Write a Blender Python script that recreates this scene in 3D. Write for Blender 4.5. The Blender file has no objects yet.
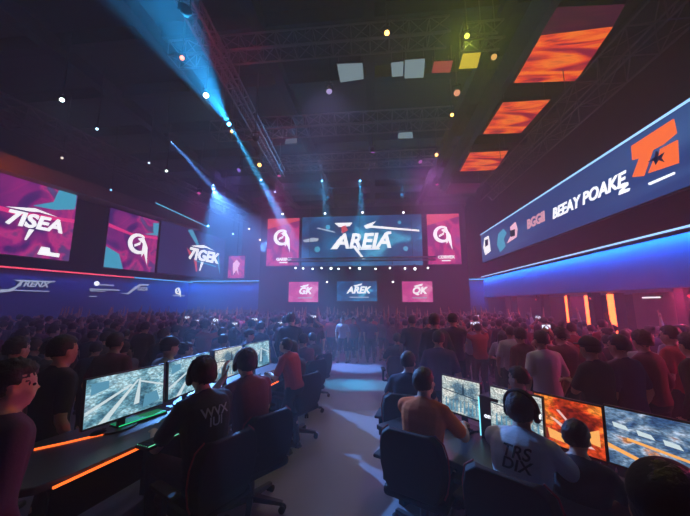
import bpy, bmesh, math, random
from mathutils import Vector, Matrix, Euler, noise
from mathutils.bvhtree import BVHTree
random.seed(7)
V = Vector
PI = math.pi
sc = bpy.context.scene
C = sc.collection
D = bpy.data

# ------------------------------------------------------------------ camera
CAMZ = 2.2
P_ = math.atan(45/300); A_ = math.atan(.1*math.cos(P_))
R_ = V((math.cos(A_), math.sin(A_), 0))
F_ = V((-math.sin(A_)*math.cos(P_), math.cos(A_)*math.cos(P_), math.sin(P_)))
U_ = R_.cross(F_)
cd = D.cameras.new('camera'); cam = D.objects.new('camera', cd); C.objects.link(cam)
cd.sensor_width = 36; cd.lens = 300/690*36; cd.clip_start = .05; cd.clip_end = 200
cam.matrix_world = Matrix(((R_.x, U_.x, -F_.x, 0), (R_.y, U_.y, -F_.y, 0), (R_.z, U_.z, -F_.z, CAMZ), (0, 0, 0, 1)))
sc.camera = cam
# survey helpers: where a sight line meets a level or a depth
def ray(x, y): return R_*((x-345)/300) + U_*(-(y-258)/300) + F_
def atz(x, y, z):
    v = ray(x, y); t = (z-CAMZ)/v.z; return V((v.x*t, v.y*t, z))
def atY(x, y, Y):
    v = ray(x, y); t = Y/v.y; return V((v.x*t, Y, CAMZ+v.z*t))
def atplane(x, y, p, n):
    v = ray(x, y); t = (p-V((0, 0, CAMZ))).dot(n)/v.dot(n); return V((0, 0, CAMZ))+v*t

# ------------------------------------------------------------------ materials
def mat(name, col, rough=.6, metal=0., noise_amt=0., scale=20, emis=None, estr=0., bump=0., spec=.5, sheen=0.):
    m = D.materials.new(name); m.use_nodes = True; nt = m.node_tree; b = nt.nodes['Principled BSDF']
    b.inputs['Base Color'].default_value = (*col, 1); b.inputs['Roughness'].default_value = rough
    b.inputs['Metallic'].default_value = metal; b.inputs['Specular IOR Level'].default_value = spec
    if noise_amt or bump:
        tc = nt.nodes.new('ShaderNodeTexCoord'); n = nt.nodes.new('ShaderNodeTexNoise')
        n.inputs['Scale'].default_value = scale; n.inputs['Detail'].default_value = 4
        nt.links.new(tc.outputs['Object'], n.inputs['Vector'])
        if noise_amt:
            mx = nt.nodes.new('ShaderNodeMixRGB'); mx.blend_type = 'MIX'
            mx.inputs[1].default_value = (*[c*(1-noise_amt) for c in col], 1)
            mx.inputs[2].default_value = (*[min(1, c*(1+noise_amt)) for c in col], 1)
            nt.links.new(n.outputs[0], mx.inputs[0]); nt.links.new(mx.outputs[0], b.inputs['Base Color'])
        if bump:
            bp = nt.nodes.new('ShaderNodeBump'); bp.inputs['Strength'].default_value = bump
            bp.inputs['Distance'].default_value = .01
            nt.links.new(n.outputs[0], bp.inputs['Height']); nt.links.new(bp.outputs[0], b.inputs['Normal'])
    if emis:
        b.inputs['Emission Color'].default_value = (*emis, 1); b.inputs['Emission Strength'].default_value = estr
    return m
def emat(name, col, s):
    m = D.materials.new(name); m.use_nodes = True; nt = m.node_tree; nt.nodes.clear()
    o = nt.nodes.new('ShaderNodeOutputMaterial'); e = nt.nodes.new('ShaderNodeEmission')
    e.inputs[0].default_value = (*col, 1); e.inputs[1].default_value = s; nt.links.new(e.outputs[0], o.inputs[0])
    return m
def picmat(name, stops, s, scale=(2, 2, 2), rot=0., distort=1.5, detail=3, kind='noise', grain=0.):
    """moving-picture content of a lit screen: banded noise through a colour ramp"""
    m = D.materials.new(name); m.use_nodes = True; nt = m.node_tree; nt.nodes.clear(); N = nt.nodes.new; L = nt.links.new
    o = N('ShaderNodeOutputMaterial'); e = N('ShaderNodeEmission'); tc = N('ShaderNodeTexCoord'); mp = N('ShaderNodeMapping')
    mp.inputs['Scale'].default_value = scale; mp.inputs['Rotation'].default_value = (0, rot, rot*.3)
    L(tc.outputs['Generated'], mp.inputs[0])
    if kind == 'wave':
        n = N('ShaderNodeTexWave'); n.inputs['Scale'].default_value = .6; n.inputs['Distortion'].default_value = distort*3
        n.inputs['Detail'].default_value = detail; n.inputs['Detail Scale'].default_value = 1.5; out = n.outputs['Fac']
    elif kind == 'vor':
        n = N('ShaderNodeTexVoronoi'); n.inputs['Scale'].default_value = 1.; n.feature = 'SMOOTH_F1'; out = n.outputs['Distance']
    else:
        n = N('ShaderNodeTexNoise'); n.inputs['Scale'].default_value = 1.; n.inputs['Detail'].default_value = detail
        n.inputs['Distortion'].default_value = distort; out = n.outputs[0]
    L(mp.outputs[0], n.inputs['Vector'])
    r = N('ShaderNodeValToRGB'); cr = r.color_ramp
    for i, (p, c) in enumerate(stops):
        el = cr.elements[i] if i < 2 else cr.elements.new(p)
        el.position = p; el.color = (*c, 1)
    L(out, r.inputs[0]); last = r.outputs[0]
    if grain:
        n2 = N('ShaderNodeTexNoise'); n2.inputs['Scale'].default_value = 9; n2.inputs['Detail'].default_value = 6
        L(mp.outputs[0], n2.inputs['Vector']); r2 = N('ShaderNodeValToRGB')
        r2.color_ramp.elements[0].position = .4; r2.color_ramp.elements[0].color = (1-grain,)*3+(1,)
        r2.color_ramp.elements[1].position = .62; r2.color_ramp.elements[1].color = (1+grain,)*3+(1,)
        L(n2.outputs[0], r2.inputs[0]); mu = N('ShaderNodeMixRGB'); mu.blend_type = 'MULTIPLY'; mu.inputs[0].default_value = 1
        L(last, mu.inputs[1]); L(r2.outputs[0], mu.inputs[2]); last = mu.outputs[0]
    L(last, e.inputs[0]); e.inputs[1].default_value = s; L(e.outputs[0], o.inputs[0])
    return m

M = {}
M['floor'] = mat('polished_concrete', (.2, .2, .23), .28, noise_amt=.25, scale=1.2, bump=.05)
M['deck'] = mat('gaming_deck', (.24, .24, .27), .28, noise_amt=.15, scale=1.5, bump=.03)
M['wall'] = mat('dark_wall', (.035, .035, .045), .8, noise_amt=.2, scale=2)
M['fascia'] = mat('fascia_light_tint', (.05, .13, .34), .55, noise_amt=.08, scale=3)  # blue of the LED light is put into the base colour
M['ceil'] = mat('ceiling_paint', (.018, .024, .034), .9, noise_amt=.3, scale=1.5)
M['steel'] = mat('truss_steel', (.16, .16, .19), .5, metal=.5)
M['black'] = mat('black_plastic', (.012, .012, .014), .45)
M['casing'] = mat('satin_casing', (.02, .02, .024), .35)
M['desk'] = mat('desk_laminate', (.03, .034, .042), .35, noise_amt=.15, scale=8)
M['pu'] = mat('chair_leatherette', (.008, .008, .010), .65, spec=.2, bump=.1, scale=120)
M['chair_red'] = mat('chair_piping', (.35, .02, .03), .5)
M['metal'] = mat('dark_metal', (.08, .08, .09), .35, metal=.8)
M['proscenium'] = mat('stage_black', (.02, .02, .028), .8)
M['grey_panel'] = mat('grey_panel', (.25, .2, .2), .7, noise_amt=.2, scale=3)
for i, c in enumerate([(.48, .28, .2), (.6, .38, .29), (.33, .18, .12)]): M['skin%d' % i] = mat('skin_%d' % i, c, .55)
M['eye'] = mat('eye_dark', (.02, .015, .012), .2)
M['lip'] = mat('lips', (.35, .12, .1), .5)
M['hair0'] = mat('black_hair', (.006, .005, .005), .55, bump=.6, scale=90)
M['hair1'] = mat('brown_hair', (.025, .014, .009), .55, bump=.6, scale=90)
cloth = dict(black=(.012, .012, .016), navy=(.014, .02, .05), grey=(.10, .10, .12), maroon=(.15, .02, .035), red=(.40, .03, .03),
             white=(.55, .55, .58), orange=(.75, .13, .012), blue=(.04, .09, .2), plum=(.08, .03, .09), pale=(.42, .40, .44))
for k, c in cloth.items(): M[k] = mat(k+'_cloth', c, .9, bump=.25, scale=60)
M['denim'] = mat('denim', (.05, .08, .14), .9, noise_amt=.5, scale=40)
M['trouser'] = mat('dark_trousers', (.012, .012, .018), .9)
M['shoe'] = mat('shoe', (.05, .05, .05), .5)
M['print_w'] = mat('white_print', (.3, .33, .42), .7)
M['print_k'] = mat('black_print', (.01, .01, .01), .7)

# ------------------------------------------------------------------ geometry kit
class MB:
    def __init__(s): s.v = []; s.f = []; s.mi = []
    def add(s, vs, fs, mi=0):
        b = len(s.v); s.v += [V(v) for v in vs]; s.f += [[b+i for i in f] for f in fs]; s.mi += [mi]*len(fs); return s
    def box(s, lo, hi, mi=0, mx=None):
        (x0, y0, z0), (x1, y1, z1) = lo, hi
        vs = [V((x, y, z)) for z in (z0, z1) for x, y in ((x0, y0), (x1, y0), (x1, y1), (x0, y1))]
        if mx: vs = [mx @ v for v in vs]
        return s.add(vs, [(3, 2, 1, 0), (4, 5, 6, 7), (0, 1, 5, 4), (1, 2, 6, 5), (2, 3, 7, 6), (3, 0, 4, 7)], mi)
    def loft(s, rings, mi=0, cap=True):
        n = len(rings[0]); vs = [p for r in rings for p in r]; fs = []
        for i in range(len(rings)-1):
            for j in range(n): fs.append((i*n+j, i*n+(j+1) % n, (i+1)*n+(j+1) % n, (i+1)*n+j))
        if cap: fs.append(tuple(range(n))[::-1]); fs.append(tuple((len(rings)-1)*n+j for j in range(n)))
        return s.add(vs, fs, mi)
    def tube(s, a, b, r, n=8, r2=None, mi=0):
        a = V(a); b = V(b); d = (b-a).normalized(); x = d.orthogonal().normalized(); y = d.cross(x); r2 = r if r2 is None else r2
        ring = lambda c, q: [c+(x*math.cos(t)+y*math.sin(t))*q for t in [2*PI*k/n for k in range(n)]]
        return s.loft([ring(a, r), ring(b, r2)], mi)
    def caps(s, a, b, r1, r2, n=12):
        a = V(a); b = V(b); d = b-a
        if d.length < 1e-5: d = V((0, 0, 1e-4)); b = a+d
        dn = d.normalized(); x = dn.orthogonal().normalized(); y = dn.cross(x); R = []
        for k in range(5):
            t = -PI/2+PI/2*(k+.15)/5; R.append((a+dn*math.sin(t)*r1, r1*math.cos(t)))
        R.append((a, r1)); R.append((b, r2))
        for k in range(1, 6):
            t = PI/2*(k-.15)/5; R.append((b+dn*math.sin(t)*r2, r2*math.cos(t)))
        return s.loft([[c+(x*math.cos(t)+y*math.sin(t))*q for t in [2*PI*j/n for j in range(n)]] for c, q in R])
    def ell(s, c, r, rot=None, nu=16, nv=10, mi=0, f=None):
        c = V(c); R = []
        for i in range(nv+1):
            ph = -PI/2+PI*(i+.02)/(nv+.04); ring = []
            for j in range(nu):
                th = 2*PI*j/nu; d = V((math.cos(ph)*math.cos(th), math.cos(ph)*math.sin(th), math.sin(ph)))
                k = f(d) if f else 1.
                p = V((d.x*r[0]*k, d.y*r[1]*k, d.z*r[2]*k)); ring.append(c+(rot @ p if rot else p))
            R.append(ring)
        return s.loft(R, mi)
    def prism(s, pts, y0, y1, mi=0, mx=None):
        """closed 2-D outline (x, z) given thickness along y"""
        n = len(pts); vs = [V((x, y0, z)) for x, z in pts]+[V((x, y1, z)) for x, z in pts]
        if mx: vs = [mx @ v for v in vs]
        return s.add(vs, [tuple(range(n)), tuple(range(2*n-1, n-1, -1))]+[(i, i+n, (i+1) % n+n, (i+1) % n) for i in range(n)], mi)
    def slab(s, pts, z0, z1, mi=0):
        n = len(pts); vs = [V((x, y, z0)) for x, y in pts]+[V((x, y, z1)) for x, y in pts]
        return s.add(vs, [tuple(range(n))[::-1], tuple(range(n, 2*n))]+[(i, (i+1) % n, (i+1) % n+n, i+n) for i in range(n)], mi)
    def mesh(s, name):
        me = D.meshes.new(name); me.from_pydata([tuple(v) for v in s.v], [], s.f); me.polygons.foreach_set('material_index', s.mi)
        bm = bmesh.new(); bm.from_mesh(me); bmesh.ops.recalc_face_normals(bm, faces=bm.faces); bm.to_mesh(me); bm.free()
        return me
    def build(s, name, mats, parent=None, smooth=False, bevel=0, sub=0, mx=None):
        me = s.mesh(name); mats = mats if isinstance(mats, (list, tuple)) else [mats]
        for m in mats: me.materials.append(m)
        o = D.objects.new(name, me); C.objects.link(o)
        if parent: o.parent = parent
        if mx: o.matrix_local = mx
        if smooth: me.polygons.foreach_set('use_smooth', [True]*len(me.polygons))
        if bevel:
            b = o.modifiers.new('bev', 'BEVEL'); b.width = bevel; b.segments = 2; b.limit_method = 'ANGLE'
        if sub:
            b = o.modifiers.new('sub', 'SUBSURF'); b.levels = sub; b.render_levels = sub
        return o
def remeshed(mb, name, vox, mats, smooth=2, parent=None):
    o = mb.build('tmp', mats); r = o.modifiers.new('r', 'REMESH'); r.mode = 'VOXEL'; r.voxel_size = vox; r.use_smooth_shade = True
    if smooth:
        s = o.modifiers.new('s', 'SMOOTH'); s.iterations = smooth; s.factor = .5
    dg = bpy.context.evaluated_depsgraph_get(); me = D.meshes.new_from_object(o.evaluated_get(dg), depsgraph=dg)
    me.name = name; D.objects.remove(o); o = D.objects.new(name, me); C.objects.link(o)
    me.polygons.foreach_set('use_smooth', [True]*len(me.polygons))
    if not me.materials:
        for m in (mats if isinstance(mats, list) else [mats]): me.materials.append(m)
    if parent: o.parent = parent
    return o
def tag(o, label=None, cat=None, group=None, kind=None):
    if label: o['label'] = label
    if cat: o['category'] = cat
    if group: o['group'] = group
    if kind: o['kind'] = kind
    return o
def empty(name, loc=(0, 0, 0), rz=0, label=None, cat=None, group=None):
    o = D.objects.new(name, None); C.objects.link(o); o.location = loc; o.rotation_euler.z = rz; o.empty_display_size = .1
    return tag(o, label, cat, group)
def copy_tree(o, parent=None):
    c = o.copy(); C.objects.link(c); c.parent = parent
    for ch in o.children: copy_tree(ch, c)
    return c
def S(o): o['kind'] = 'structure'; return o
def font(name, txt, size, material, parent, mx, shear=0., thick=.01, off=0., align='CENTER'):
    cu = D.curves.new(name, 'FONT'); cu.body = txt; cu.size = size; cu.shear = shear; cu.extrude = thick; cu.offset = off
    cu.align_x = align; cu.align_y = 'CENTER'; cu.materials.append(material); cu.resolution_u = 3
    o = D.objects.new(name, cu); dg = bpy.context.evaluated_depsgraph_get(); C.objects.link(o); dg.update()
    me = D.meshes.new_from_object(o.evaluated_get(dg), depsgraph=dg); D.objects.remove(o)
    me.name = name
    if not me.materials: me.materials.append(material)
    o = D.objects.new(name, me); C.objects.link(o); o.parent = parent; o.matrix_local = mx
    return o
# text stands in the x-z plane of its parent, reading along +x seen from -y
STAND = Matrix.Rotation(PI/2, 4, 'X')

# ------------------------------------------------------------------ setting
LW0 = atY(185, 283, 20); LW0.z = 0                       # far left corner of the hall
ldir = (R_*95 - U_*45 + F_*300); ldir.z = 0; ldir.normalize()
lnorm = V((ldir.y, -ldir.x, 0))                           # into the room
RX = 6.92
CEIL = 10.2
MB().box((-19, -4, -.2), (12, 27, 0)).build('floor', M['floor']); S(D.objects['floor'])
PLAT = .36
def deck_profile():
    # raised gaming deck with a gentle ramp down to the hall floor
    m = MB(); prof = [(-3, PLAT), (5.5, PLAT), (9.5, .01)]
    vs = []; xs = ((-1.78, 1.28), (-1.2, .85), (-.8, .6))
    x0 = [-2.75, -2.0, -1.75]; x1 = [2.4, 1.05, 1.05]
    rings = []
    for (y, z), a, b in zip(prof, x0, x1):
        rings.append([V((a, y, 0.0)), V((b, y, 0.0)), V((b, y, z)), V((a, y, z))])
    m.loft(rings); return m
S(deck_profile().build('floor_gaming_deck', M['deck']))
S(MB().box((-19, -4, CEIL), (12, 27, CEIL+.3)).build('ceiling', M['ceil']))
S(MB().box((-19, 26, 0), (12, 26.3, CEIL)).build('wall_back', M['wall']))
S(MB().box((-19, -4.3, 0), (12, -4, CEIL)).build('wall_front', M['wall']))
a = LW0+ldir*6.3; b = LW0-ldir*24
S(MB().add([a, b, b-lnorm*.3, a-lnorm*.3]+[p+V((0, 0, CEIL)) for p in (a, b, b-lnorm*.3, a-lnorm*.3)],
           [(0, 1, 2, 3), (4, 5, 6, 7), (0, 1, 5, 4), (1, 2, 6, 5), (2, 3, 7, 6), (3, 0, 4, 7)]).build('wall_left', M['wall']))
# right: upper wall, balcony fascia and the recess beneath it
S(MB().box((RX+.35, -4, 3.93), (RX+.6, 26, CEIL)).build('wall_right_upper', M['wall']))
S(MB().box((10.6, -4, 0), (10.9, 26, CEIL)).build('wall_right', M['wall']))
S(MB().box((RX, -4, 2.55), (10.6, 20.0, 3.75)).build('wall_right_balcony', M['fascia'], bevel=.01))
S(MB().box((RX-.22, -4, 3.86), (RX+.4, 19.8, 3.93)).build('trim_right_ledge', M['wall']))
NEON_B = emat('blue_white_led', (.3, .6, 1.), 1.6)
NEON_P = emat('pink_led', (1., .09, .18), 1.3)
NEON_C = emat('cyan_led', (.08, .42, 1.), 1.5)
S(MB().box((RX-.2, -4, 3.82), (RX-.15, 19.8, 3.86)).build('trim_right_light', NEON_B))
# back wall side fascias, blue lit
for nm, x0, x1 in (('left', LW0.x-.3, -6.7), ('right', 4.75, RX+.2)):
    S(MB().box((x0, 19.95, 1.75), (x1, 26, 3.6)).build('wall_back_fascia_'+nm, M['fascia']))
    S(MB().box((x0, 19.7, 3.72), (x1, 26, 3.78)).build('trim_back_ledge_'+nm, M['wall']))
    S(MB().box((x0, 19.72, 3.66), (x1, 19.78, 3.72)).build('trim_back_light_'+nm, NEON_C))
# left wall fascia (local frame: x along wall towards far corner, y into wall)
lx = Matrix((( -ldir.x, -lnorm.x, 0, LW0.x), (-ldir.y, -lnorm.y, 0, LW0.y), (0, 0, 1, 0), (0, 0, 0, 1)))
# in this frame +x runs from the far corner towards the camera; text must run the other way
LM = Matrix(((ldir.x, -lnorm.x, 0, LW0.x), (ldir.y, -lnorm.y, 0, LW0.y), (0, 0, 1, 0), (0, 0, 0, 1)))
def onleft(x, y, off=0.):
    """sight line met with the left wall (off metres in front); returned in the wall's own frame"""
    p = atplane(x, y, LW0+lnorm*off, lnorm); return LM.inverted() @ p
S(MB().box((-24, -.35, 1.5), (.1, 0, 3.56), mx=LM).build('wall_left_fascia', M['fascia']))
S(MB().box((-24, -.62, 3.66), (.1, 0, 3.72), mx=LM).build('trim_left_ledge', M['wall']))
S(MB().box((-24, -.60, 3.60), (-4.2, -.54, 3.66), mx=LM).build('trim_left_light_pink', NEON_P))
S(MB().box((-4.2, -.60, 3.60), (.1, -.54, 3.66), mx=LM).build('trim_left_light_blue', NEON_C))

# stage front
st = MB().box((-7.6, 18.6, 0), (4.9, 20.3, .9)); S(st.build('floor_stage', M['proscenium']))
pr = MB().box((-7.75, 19.55, .9), (5.9, 20.3, 8.6)); S(pr.build('wall_stage', M['proscenium']))
# ceiling joists
for k, y in enumerate([2.2, 5.0, 7.0, 9.2, 11.6, 14, 16.4, 18.8, 21.2, 23.6]):
    S(MB().box((-18, y, 9.75), (RX+.35, y+.25, CEIL)).build('beam_cross', M['ceil']))
for k, x in enumerate([-9.5, -6.3, -3.2, -.2, 3.3]):
    S(MB().box((x, -3.5, 9.5), (x+.3, 26, 9.95)).build('beam_long', M['ceil']))

# ------------------------------------------------------------------ trusses
def truss(a, b, w, h, label, group=None, m='steel', nb=None):
    a = V(a); b = V(b); d = (b-a); L = d.length; d.normalize(); side = d.cross(V((0, 0, 1))).normalized(); up = V((0, 0, 1))
    root = empty('lighting_truss', (a+b)/2, 0, label, 'truss', group)
    off = (a+b)/2
    q = lambda t, i: a+d*t+side*(w/2 if i in (0, 1) else -w/2)+up*(h/2 if i in (0, 3) else -h/2)-off
    ch = MB()
    for i in range(4): ch.tube(q(0, i), q(L, i), .03, 6)
    ch.build('chord', M[m], root, smooth=True)
    n = nb or max(4, int(L/(h*1.1))); br = MB()
    for k in range(n):
        t0 = L*k/n; t1 = L*(k+1)/n
        for i in range(4):
            j = (i+1) % 4
            if k % 2: i, j = j, i
            br.tube(q(t0, i), q(t1, j), .014, 5)
        for i in range(4): br.tube(q(t0, i), q(t0, (i+1) % 4), .014, 5)
    br.build('bracing', M[m], root)
    hb = MB()
    for t in (L*.15, L*.5, L*.85):
        p = a+d*t-off; hb.tube(p+up*h/2, V((p.x, p.y, 9.75-off.z)), .012, 5)
    hb.build('hanger', M[m], root)
    return root
M['steel_r'] = M['steel']
p0 = atz(182, -30, 8.5); p1 = atz(277, 165, 8.5)
truss((-3.6, 2.2, 8.5), (-4.5, 13.6, 8.5), .34, .34, 'long red-lit lattice truss running towards the stage left of the aisle')
ta = atz(330, 42, 9.2).y; tb = atz(330, 125, 9.2).y; tc_ = atz(330, 162, 9.2).y
truss((-5.6, ta, 9.2), (2.0, ta, 9.2), .5, .45, 'dim cross truss nearest the viewer above the two pale ceiling panels')
truss((-6.5, tb, 9.2), (3.0, tb, 9.2), .7, .5, 'middle cross truss hung between the pale panels and the stage')
truss((-6.5, tc_, 9.2), (3.0, tc_, 9.2), .7, .5, 'cross truss hanging closest to the stage screens')
truss((5.6, 2.0, 7.6), (5.6, 15., 7.6), .55, .7, 'long truss beside the sunset coloured ceiling screens, above the right banner')
truss((-9.6, 3.0, 6.9), (-8.3, 18.0, 7.6), .5, .6, 'long dark truss slung above the left wall screens')
q0 = atz(486, 36, 8.4)
truss((q0.x-.55, q0.y, 8.4), (q0.x+.35, q0.y, 8.4), .35, .45, 'short box of truss beside the greenish spotlight', nb=2)

# ------------------------------------------------------------------ screens
WHITE = emat('screen_white', (.85, .9, 1.), 1.5)
PALE = emat('screen_pale', (.6, .75, 1.), .8)
PINKW = emat('screen_pink_white', (1., .6, .8), 1.1)
PHW = emat('phone_white', (.7, .8, 1.), 1.6)
ORANGE = emat('screen_orange', (1., .17, .045), 1.15)
CYAN = emat('screen_cyan', (.08, .55, .9), .8)
RED = emat('screen_red', (.8, .1, .15), .9)
DARKM = emat('screen_dark', (.01, .02, .07), .6)
pic_pink = picmat('picture_magenta', [(.0, (.02, .01, .10)), (.40, (.07, .02, .20)), (.5, (.30, .02, .26)), (.58, (.62, .04, .30)), (.66, (.12, .05, .25)), (1, (.10, .25, .55))], .95, (1.5, 1.5, 1.7), .5, 1.6)
pic_blue = picmat('picture_blue', [(.0, (.003, .015, .08)), (.4, (.008, .06, .22)), (.56, (.01, .17, .45)), (.68, (.05, .45, .8)), (1, (.4, .8, 1))], .95, (2.6, 2.6, 2.), .3, 1.0)
pic_dusk = picmat('picture_dusk', [(.0, (.008, .012, .06)), (.5, (.02, .03, .14)), (.66, (.05, .05, .2)), (.8, (.1, .08, .28)), (1, (.2, .3, .6))], .95, (2, 2, 2), .3, 1.0)
pic_rose = picmat('picture_rose', [(.0, (.06, .01, .12)), (.42, (.28, .02, .2)), (.52, (.65, .04, .25)), (.62, (.5, .06, .32)), (.75, (.25, .12, .45)), (1, (.7, .5, .8))], 1.0, (1.3, 1.3, 1.8), .9, 1.2)
pic_pale = picmat('picture_pink', [(.0, (.35, .03, .22)), (.45, (.7, .07, .35)), (.6, (.85, .2, .5)), (1, (1, .6, .8))], .95, (2, 2, 2), .4, 1.)
pic_ban = picmat('picture_banner', [(.0, (.008, .03, .14)), (.42, (.015, .07, .28)), (.56, (.05, .14, .40)), (.7, (.16, .28, .55)), (1, (.4, .6, .9))], .9, (.8, 3.5, 1.), .2, .8)
pic_sun = picmat('picture_sunset', [(.0, (.10, .01, .06)), (.36, (.30, .01, .05)), (.48, (.85, .06, .03)), (.58, (1., .22, .03)), (.7, (.5, .03, .06)), (1, (.2, .02, .12))], 1.0, (.8, 3.2, 1.), .5, 1.8, 4)
pic_sun2 = picmat('picture_sunset_dim', [(.0, (.03, .005, .03)), (.5, (.10, .01, .05)), (1, (.25, .02, .05))], .6, (1, 2.5, 1.), .5, 1.8)

def ring_logo(m, cx, cz, r, mi=0, mx=None, y0=-.035, y1=-.02):
    """round emblem: an open ring with a blade sweeping down out of it"""
    n = 26; o = []; i_ = []
    for k in range(n+1):
        t = PI*.28+PI*1.62*k/n; w = .10+.16*math.sin(PI*k/n)
        o.append((cx+r*math.cos(t), cz+r*math.sin(t))); i_.append((cx+r*(1-w*1.6)*math.cos(t), cz+r*(1-w*1.6)*math.sin(t)))
    m.prism(o+i_[::-1], y0, y1, mi, mx)
    m.prism([(cx-.1*r, cz+.5*r), (cx+.5*r, cz+.75*r), (cx+1.0*r, cz-.2*r), (cx+1.1*r, cz-1.9*r), (cx+.7*r, cz-.8*r), (cx+.45*r, cz-1.2*r), (cx+.5*r, cz+.1*r)], y0-.006, y1, mi, mx)
    m.prism([(cx-.35*r, cz-.35*r), (cx+.2*r, cz-.05*r), (cx+.25*r, cz+.3*r), (cx+.05*r, cz+.1*r), (cx-.35*r, cz-.1*r)], y0-.012, y1, mi, mx)
def screen(name, w, h, mtx, pic, label, cat='screen', group=None, t=.12, bez=.04):
    """wall screen: local x across, z up, picture at y=0 facing -y"""
    root = empty(name, (0, 0, 0), 0, label, cat, group); root.matrix_world = mtx
    MB().box((-w/2-bez, .0, -h/2-bez), (w/2+bez, t, h/2+bez)).build('casing', M['casing'], root, bevel=.01)
    MB().box((-w/2, -.015, -h/2), (w/2, .01, h/2)).build('display', pic, root)
    return root
def rectY(x0, y0, x1, y1, Y):
    a = atY(x0, y0, Y); b = atY(x1, y1, Y); return (a.x+b.x)/2, (a.z+b.z)/2, abs(b.x-a.x), abs(a.z-b.z)
def centre_screen(px, pic, name, label, Y=19.415):
    cx, cz, w, h = rectY(*px, Y); return screen(name, w, h, Matrix.Translation((cx, Y, cz)), pic, label), w, h
def T(x, y, z): return Matrix.Translation((x, y, z)) @ STAND
def poly(parent, name, m, pts, y0=-.035, y1=-.015): return MB().prism(pts, y0, y1).build(name, m, parent)
# main
r, w, h = centre_screen((302.5, 217.5, 423, 265), pic_blue, 'stage_screen', 'huge wide blue screen with slanted white lettering above the stage')
font('lettering', 'AREIA', 1.35, WHITE, r, T(.1, -.04, -.08), .22, .02, .045)
m = MB()
m.prism([(-1.75, 1.22), (-.55, 1.22), (-.75, .98), (-1.0, .98), (-1.3, .55), (-1.1, .95), (-1.45, .95)], -.05, -.015)
m.prism([(.2, .98), (1.0, 1.28), (.75, .98), (3.8, .62), (3.8, .52), (.7, .84), (.35, .78)], -.05, -.015)
m.prism([(-2.0, -.55), (-1.6, -.55), (-1.1, .3), (-1.35, .3)], -.05, -.015)
m.prism([(-.6, -.35), (-.35, -.35), (.25, -1.25), (.1, -1.25)], -.05, -.015)
m.prism([(-.3, -.62), (1.2, -.62), (1.25, -.55), (-.3, -.55)], -.05, -.015)
m.prism([(1.5, .25), (2.0, .42), (2.0, .55), (1.7, .55)], -.05, -.015)
m.build('emblem', WHITE, r)
poly(r, 'emblem', RED, [(-1.3, .95), (-1.0, 1.05), (-.85, .7), (-1.25, .5)], -.055, -.02)
m = MB()
for x, z, s in ((-2.2, .95, .16), (2.55, 1.15, .12), (-2.9, -.55, .2), (2.9, -.6, .16)): m.ell((x, -.02, z), (s, .01, s), nu=12, nv=6)
m.build('glow_spot', CYAN, r)
m = MB(); m.prism([(-3.9, .1), (-3.2, .25), (-2.8, .2), (-2.9, .0), (-3.8, -.05)], -.03, -.015)
m.prism([(-2.9, .95), (-1.7, .62), (-1.7, .55), (-2.95, .88)], -.03, -.015); m.build('streak', PALE, r)
for px, side in (((268, 219, 298.5, 265.5), 'left'), ((426.5, 214.5, 461.5, 264), 'right')):
    r, w, h = centre_screen(px, pic_rose, 'side_screen', 'tall magenta screen with round white emblem, just %s of the huge blue screen' % ('to the left' if side == 'left' else 'to the right'))
    m = MB(); ring_logo(m, -.1, .3, .55); m.build('emblem', WHITE, r)
    font('lettering', 'GARENX' if side == 'left' else 'CORVEX', .26, WHITE, r, T(.1, -.03, -1.2), 0, .01, .012)
    MB().box((-.2, -.03, -1.45), (.35, -.015, -1.38)).build('text_line', WHITE, r)
    poly(r, 'streak', RED, [(-w/2, .9), (w/2, 1.45), (w/2, h/2), (-w/2, h/2)], -.025, -.01)
for px, pic, lab, txt in (((289, 282, 318, 302), pic_pale, 'small pink screen under the magenta emblem screen, nearer the blue left fascia', 'GK'),
                     ((337, 281.5, 377, 301), pic_blue, 'small blue screen centred low above the stage crowd', 'AREK'),
                     ((402, 281.5, 433, 302), pic_pale, 'small pink screen low beside the blue right fascia', 'QK')):
    r, w, h = centre_screen(px, pic, 'low_screen', lab)
    font('lettering', txt, .6, WHITE, r, T(.1, -.03, .05), .25, .01, .02)
    MB().box((-w*.18, -.03, -.42), (w*.3, -.015, -.36)).build('text_line', PALE, r)
    MB().prism([(-.25, .35), (.35, .5), (.3, .38), (-.1, .3)], -.03, -.015).build('emblem', WHITE, r)
# left wall
def leftscreen(x0, x1, ytop, ybot, pic, name, label):
    # corner sight lines on the wall plane; xs are picture columns, ys rows at the two ends
    off = .45
    a = onleft(x0, ybot[0], off); b = onleft(x1, ybot[1], off); c = onleft(x1, ytop[1], off); d = onleft(x0, ytop[0], off)
    xa, xb = (a.x+d.x)/2, (b.x+c.x)/2; z0 = (a.z+b.z)/2; z1 = (c.z+d.z)/2
    return screen(name, xb-xa, z1-z0, LM @ Matrix.Translation(((xa+xb)/2, -off, (z0+z1)/2)), pic, label), xb-xa, z1-z0
def sci_logo(r, txt, size, x, z, w=1):
    font('lettering', txt, size, WHITE, r, T(x, -.04, z), .18, .02, size*.035)
    s = size
    m = MB(); m.prism([(x-s*1.2, z+.5*s), (x-.1*s, z+.75*s), (x+.9*s, z+.55*s), (x+.1*s, z+.6*s), (x-.3*s, z+.52*s)], -.045, -.015)
    m.prism([(x-.2*s, z-.4*s), (x, z-.4*s), (x-.25*s, z-1.0*s), (x-.32*s, z-1.0*s)], -.045, -.015); m.build('emblem', WHITE, r)
r, w, h = leftscreen(-14, 73, (157, 196), (251.5, 262), pic_pink, 'wall_screen', 'big magenta and blue screen with white lettering, nearest the viewer on the left wall')
sci_logo(r, '7ISEA', .82, .05, -.2)
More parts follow.
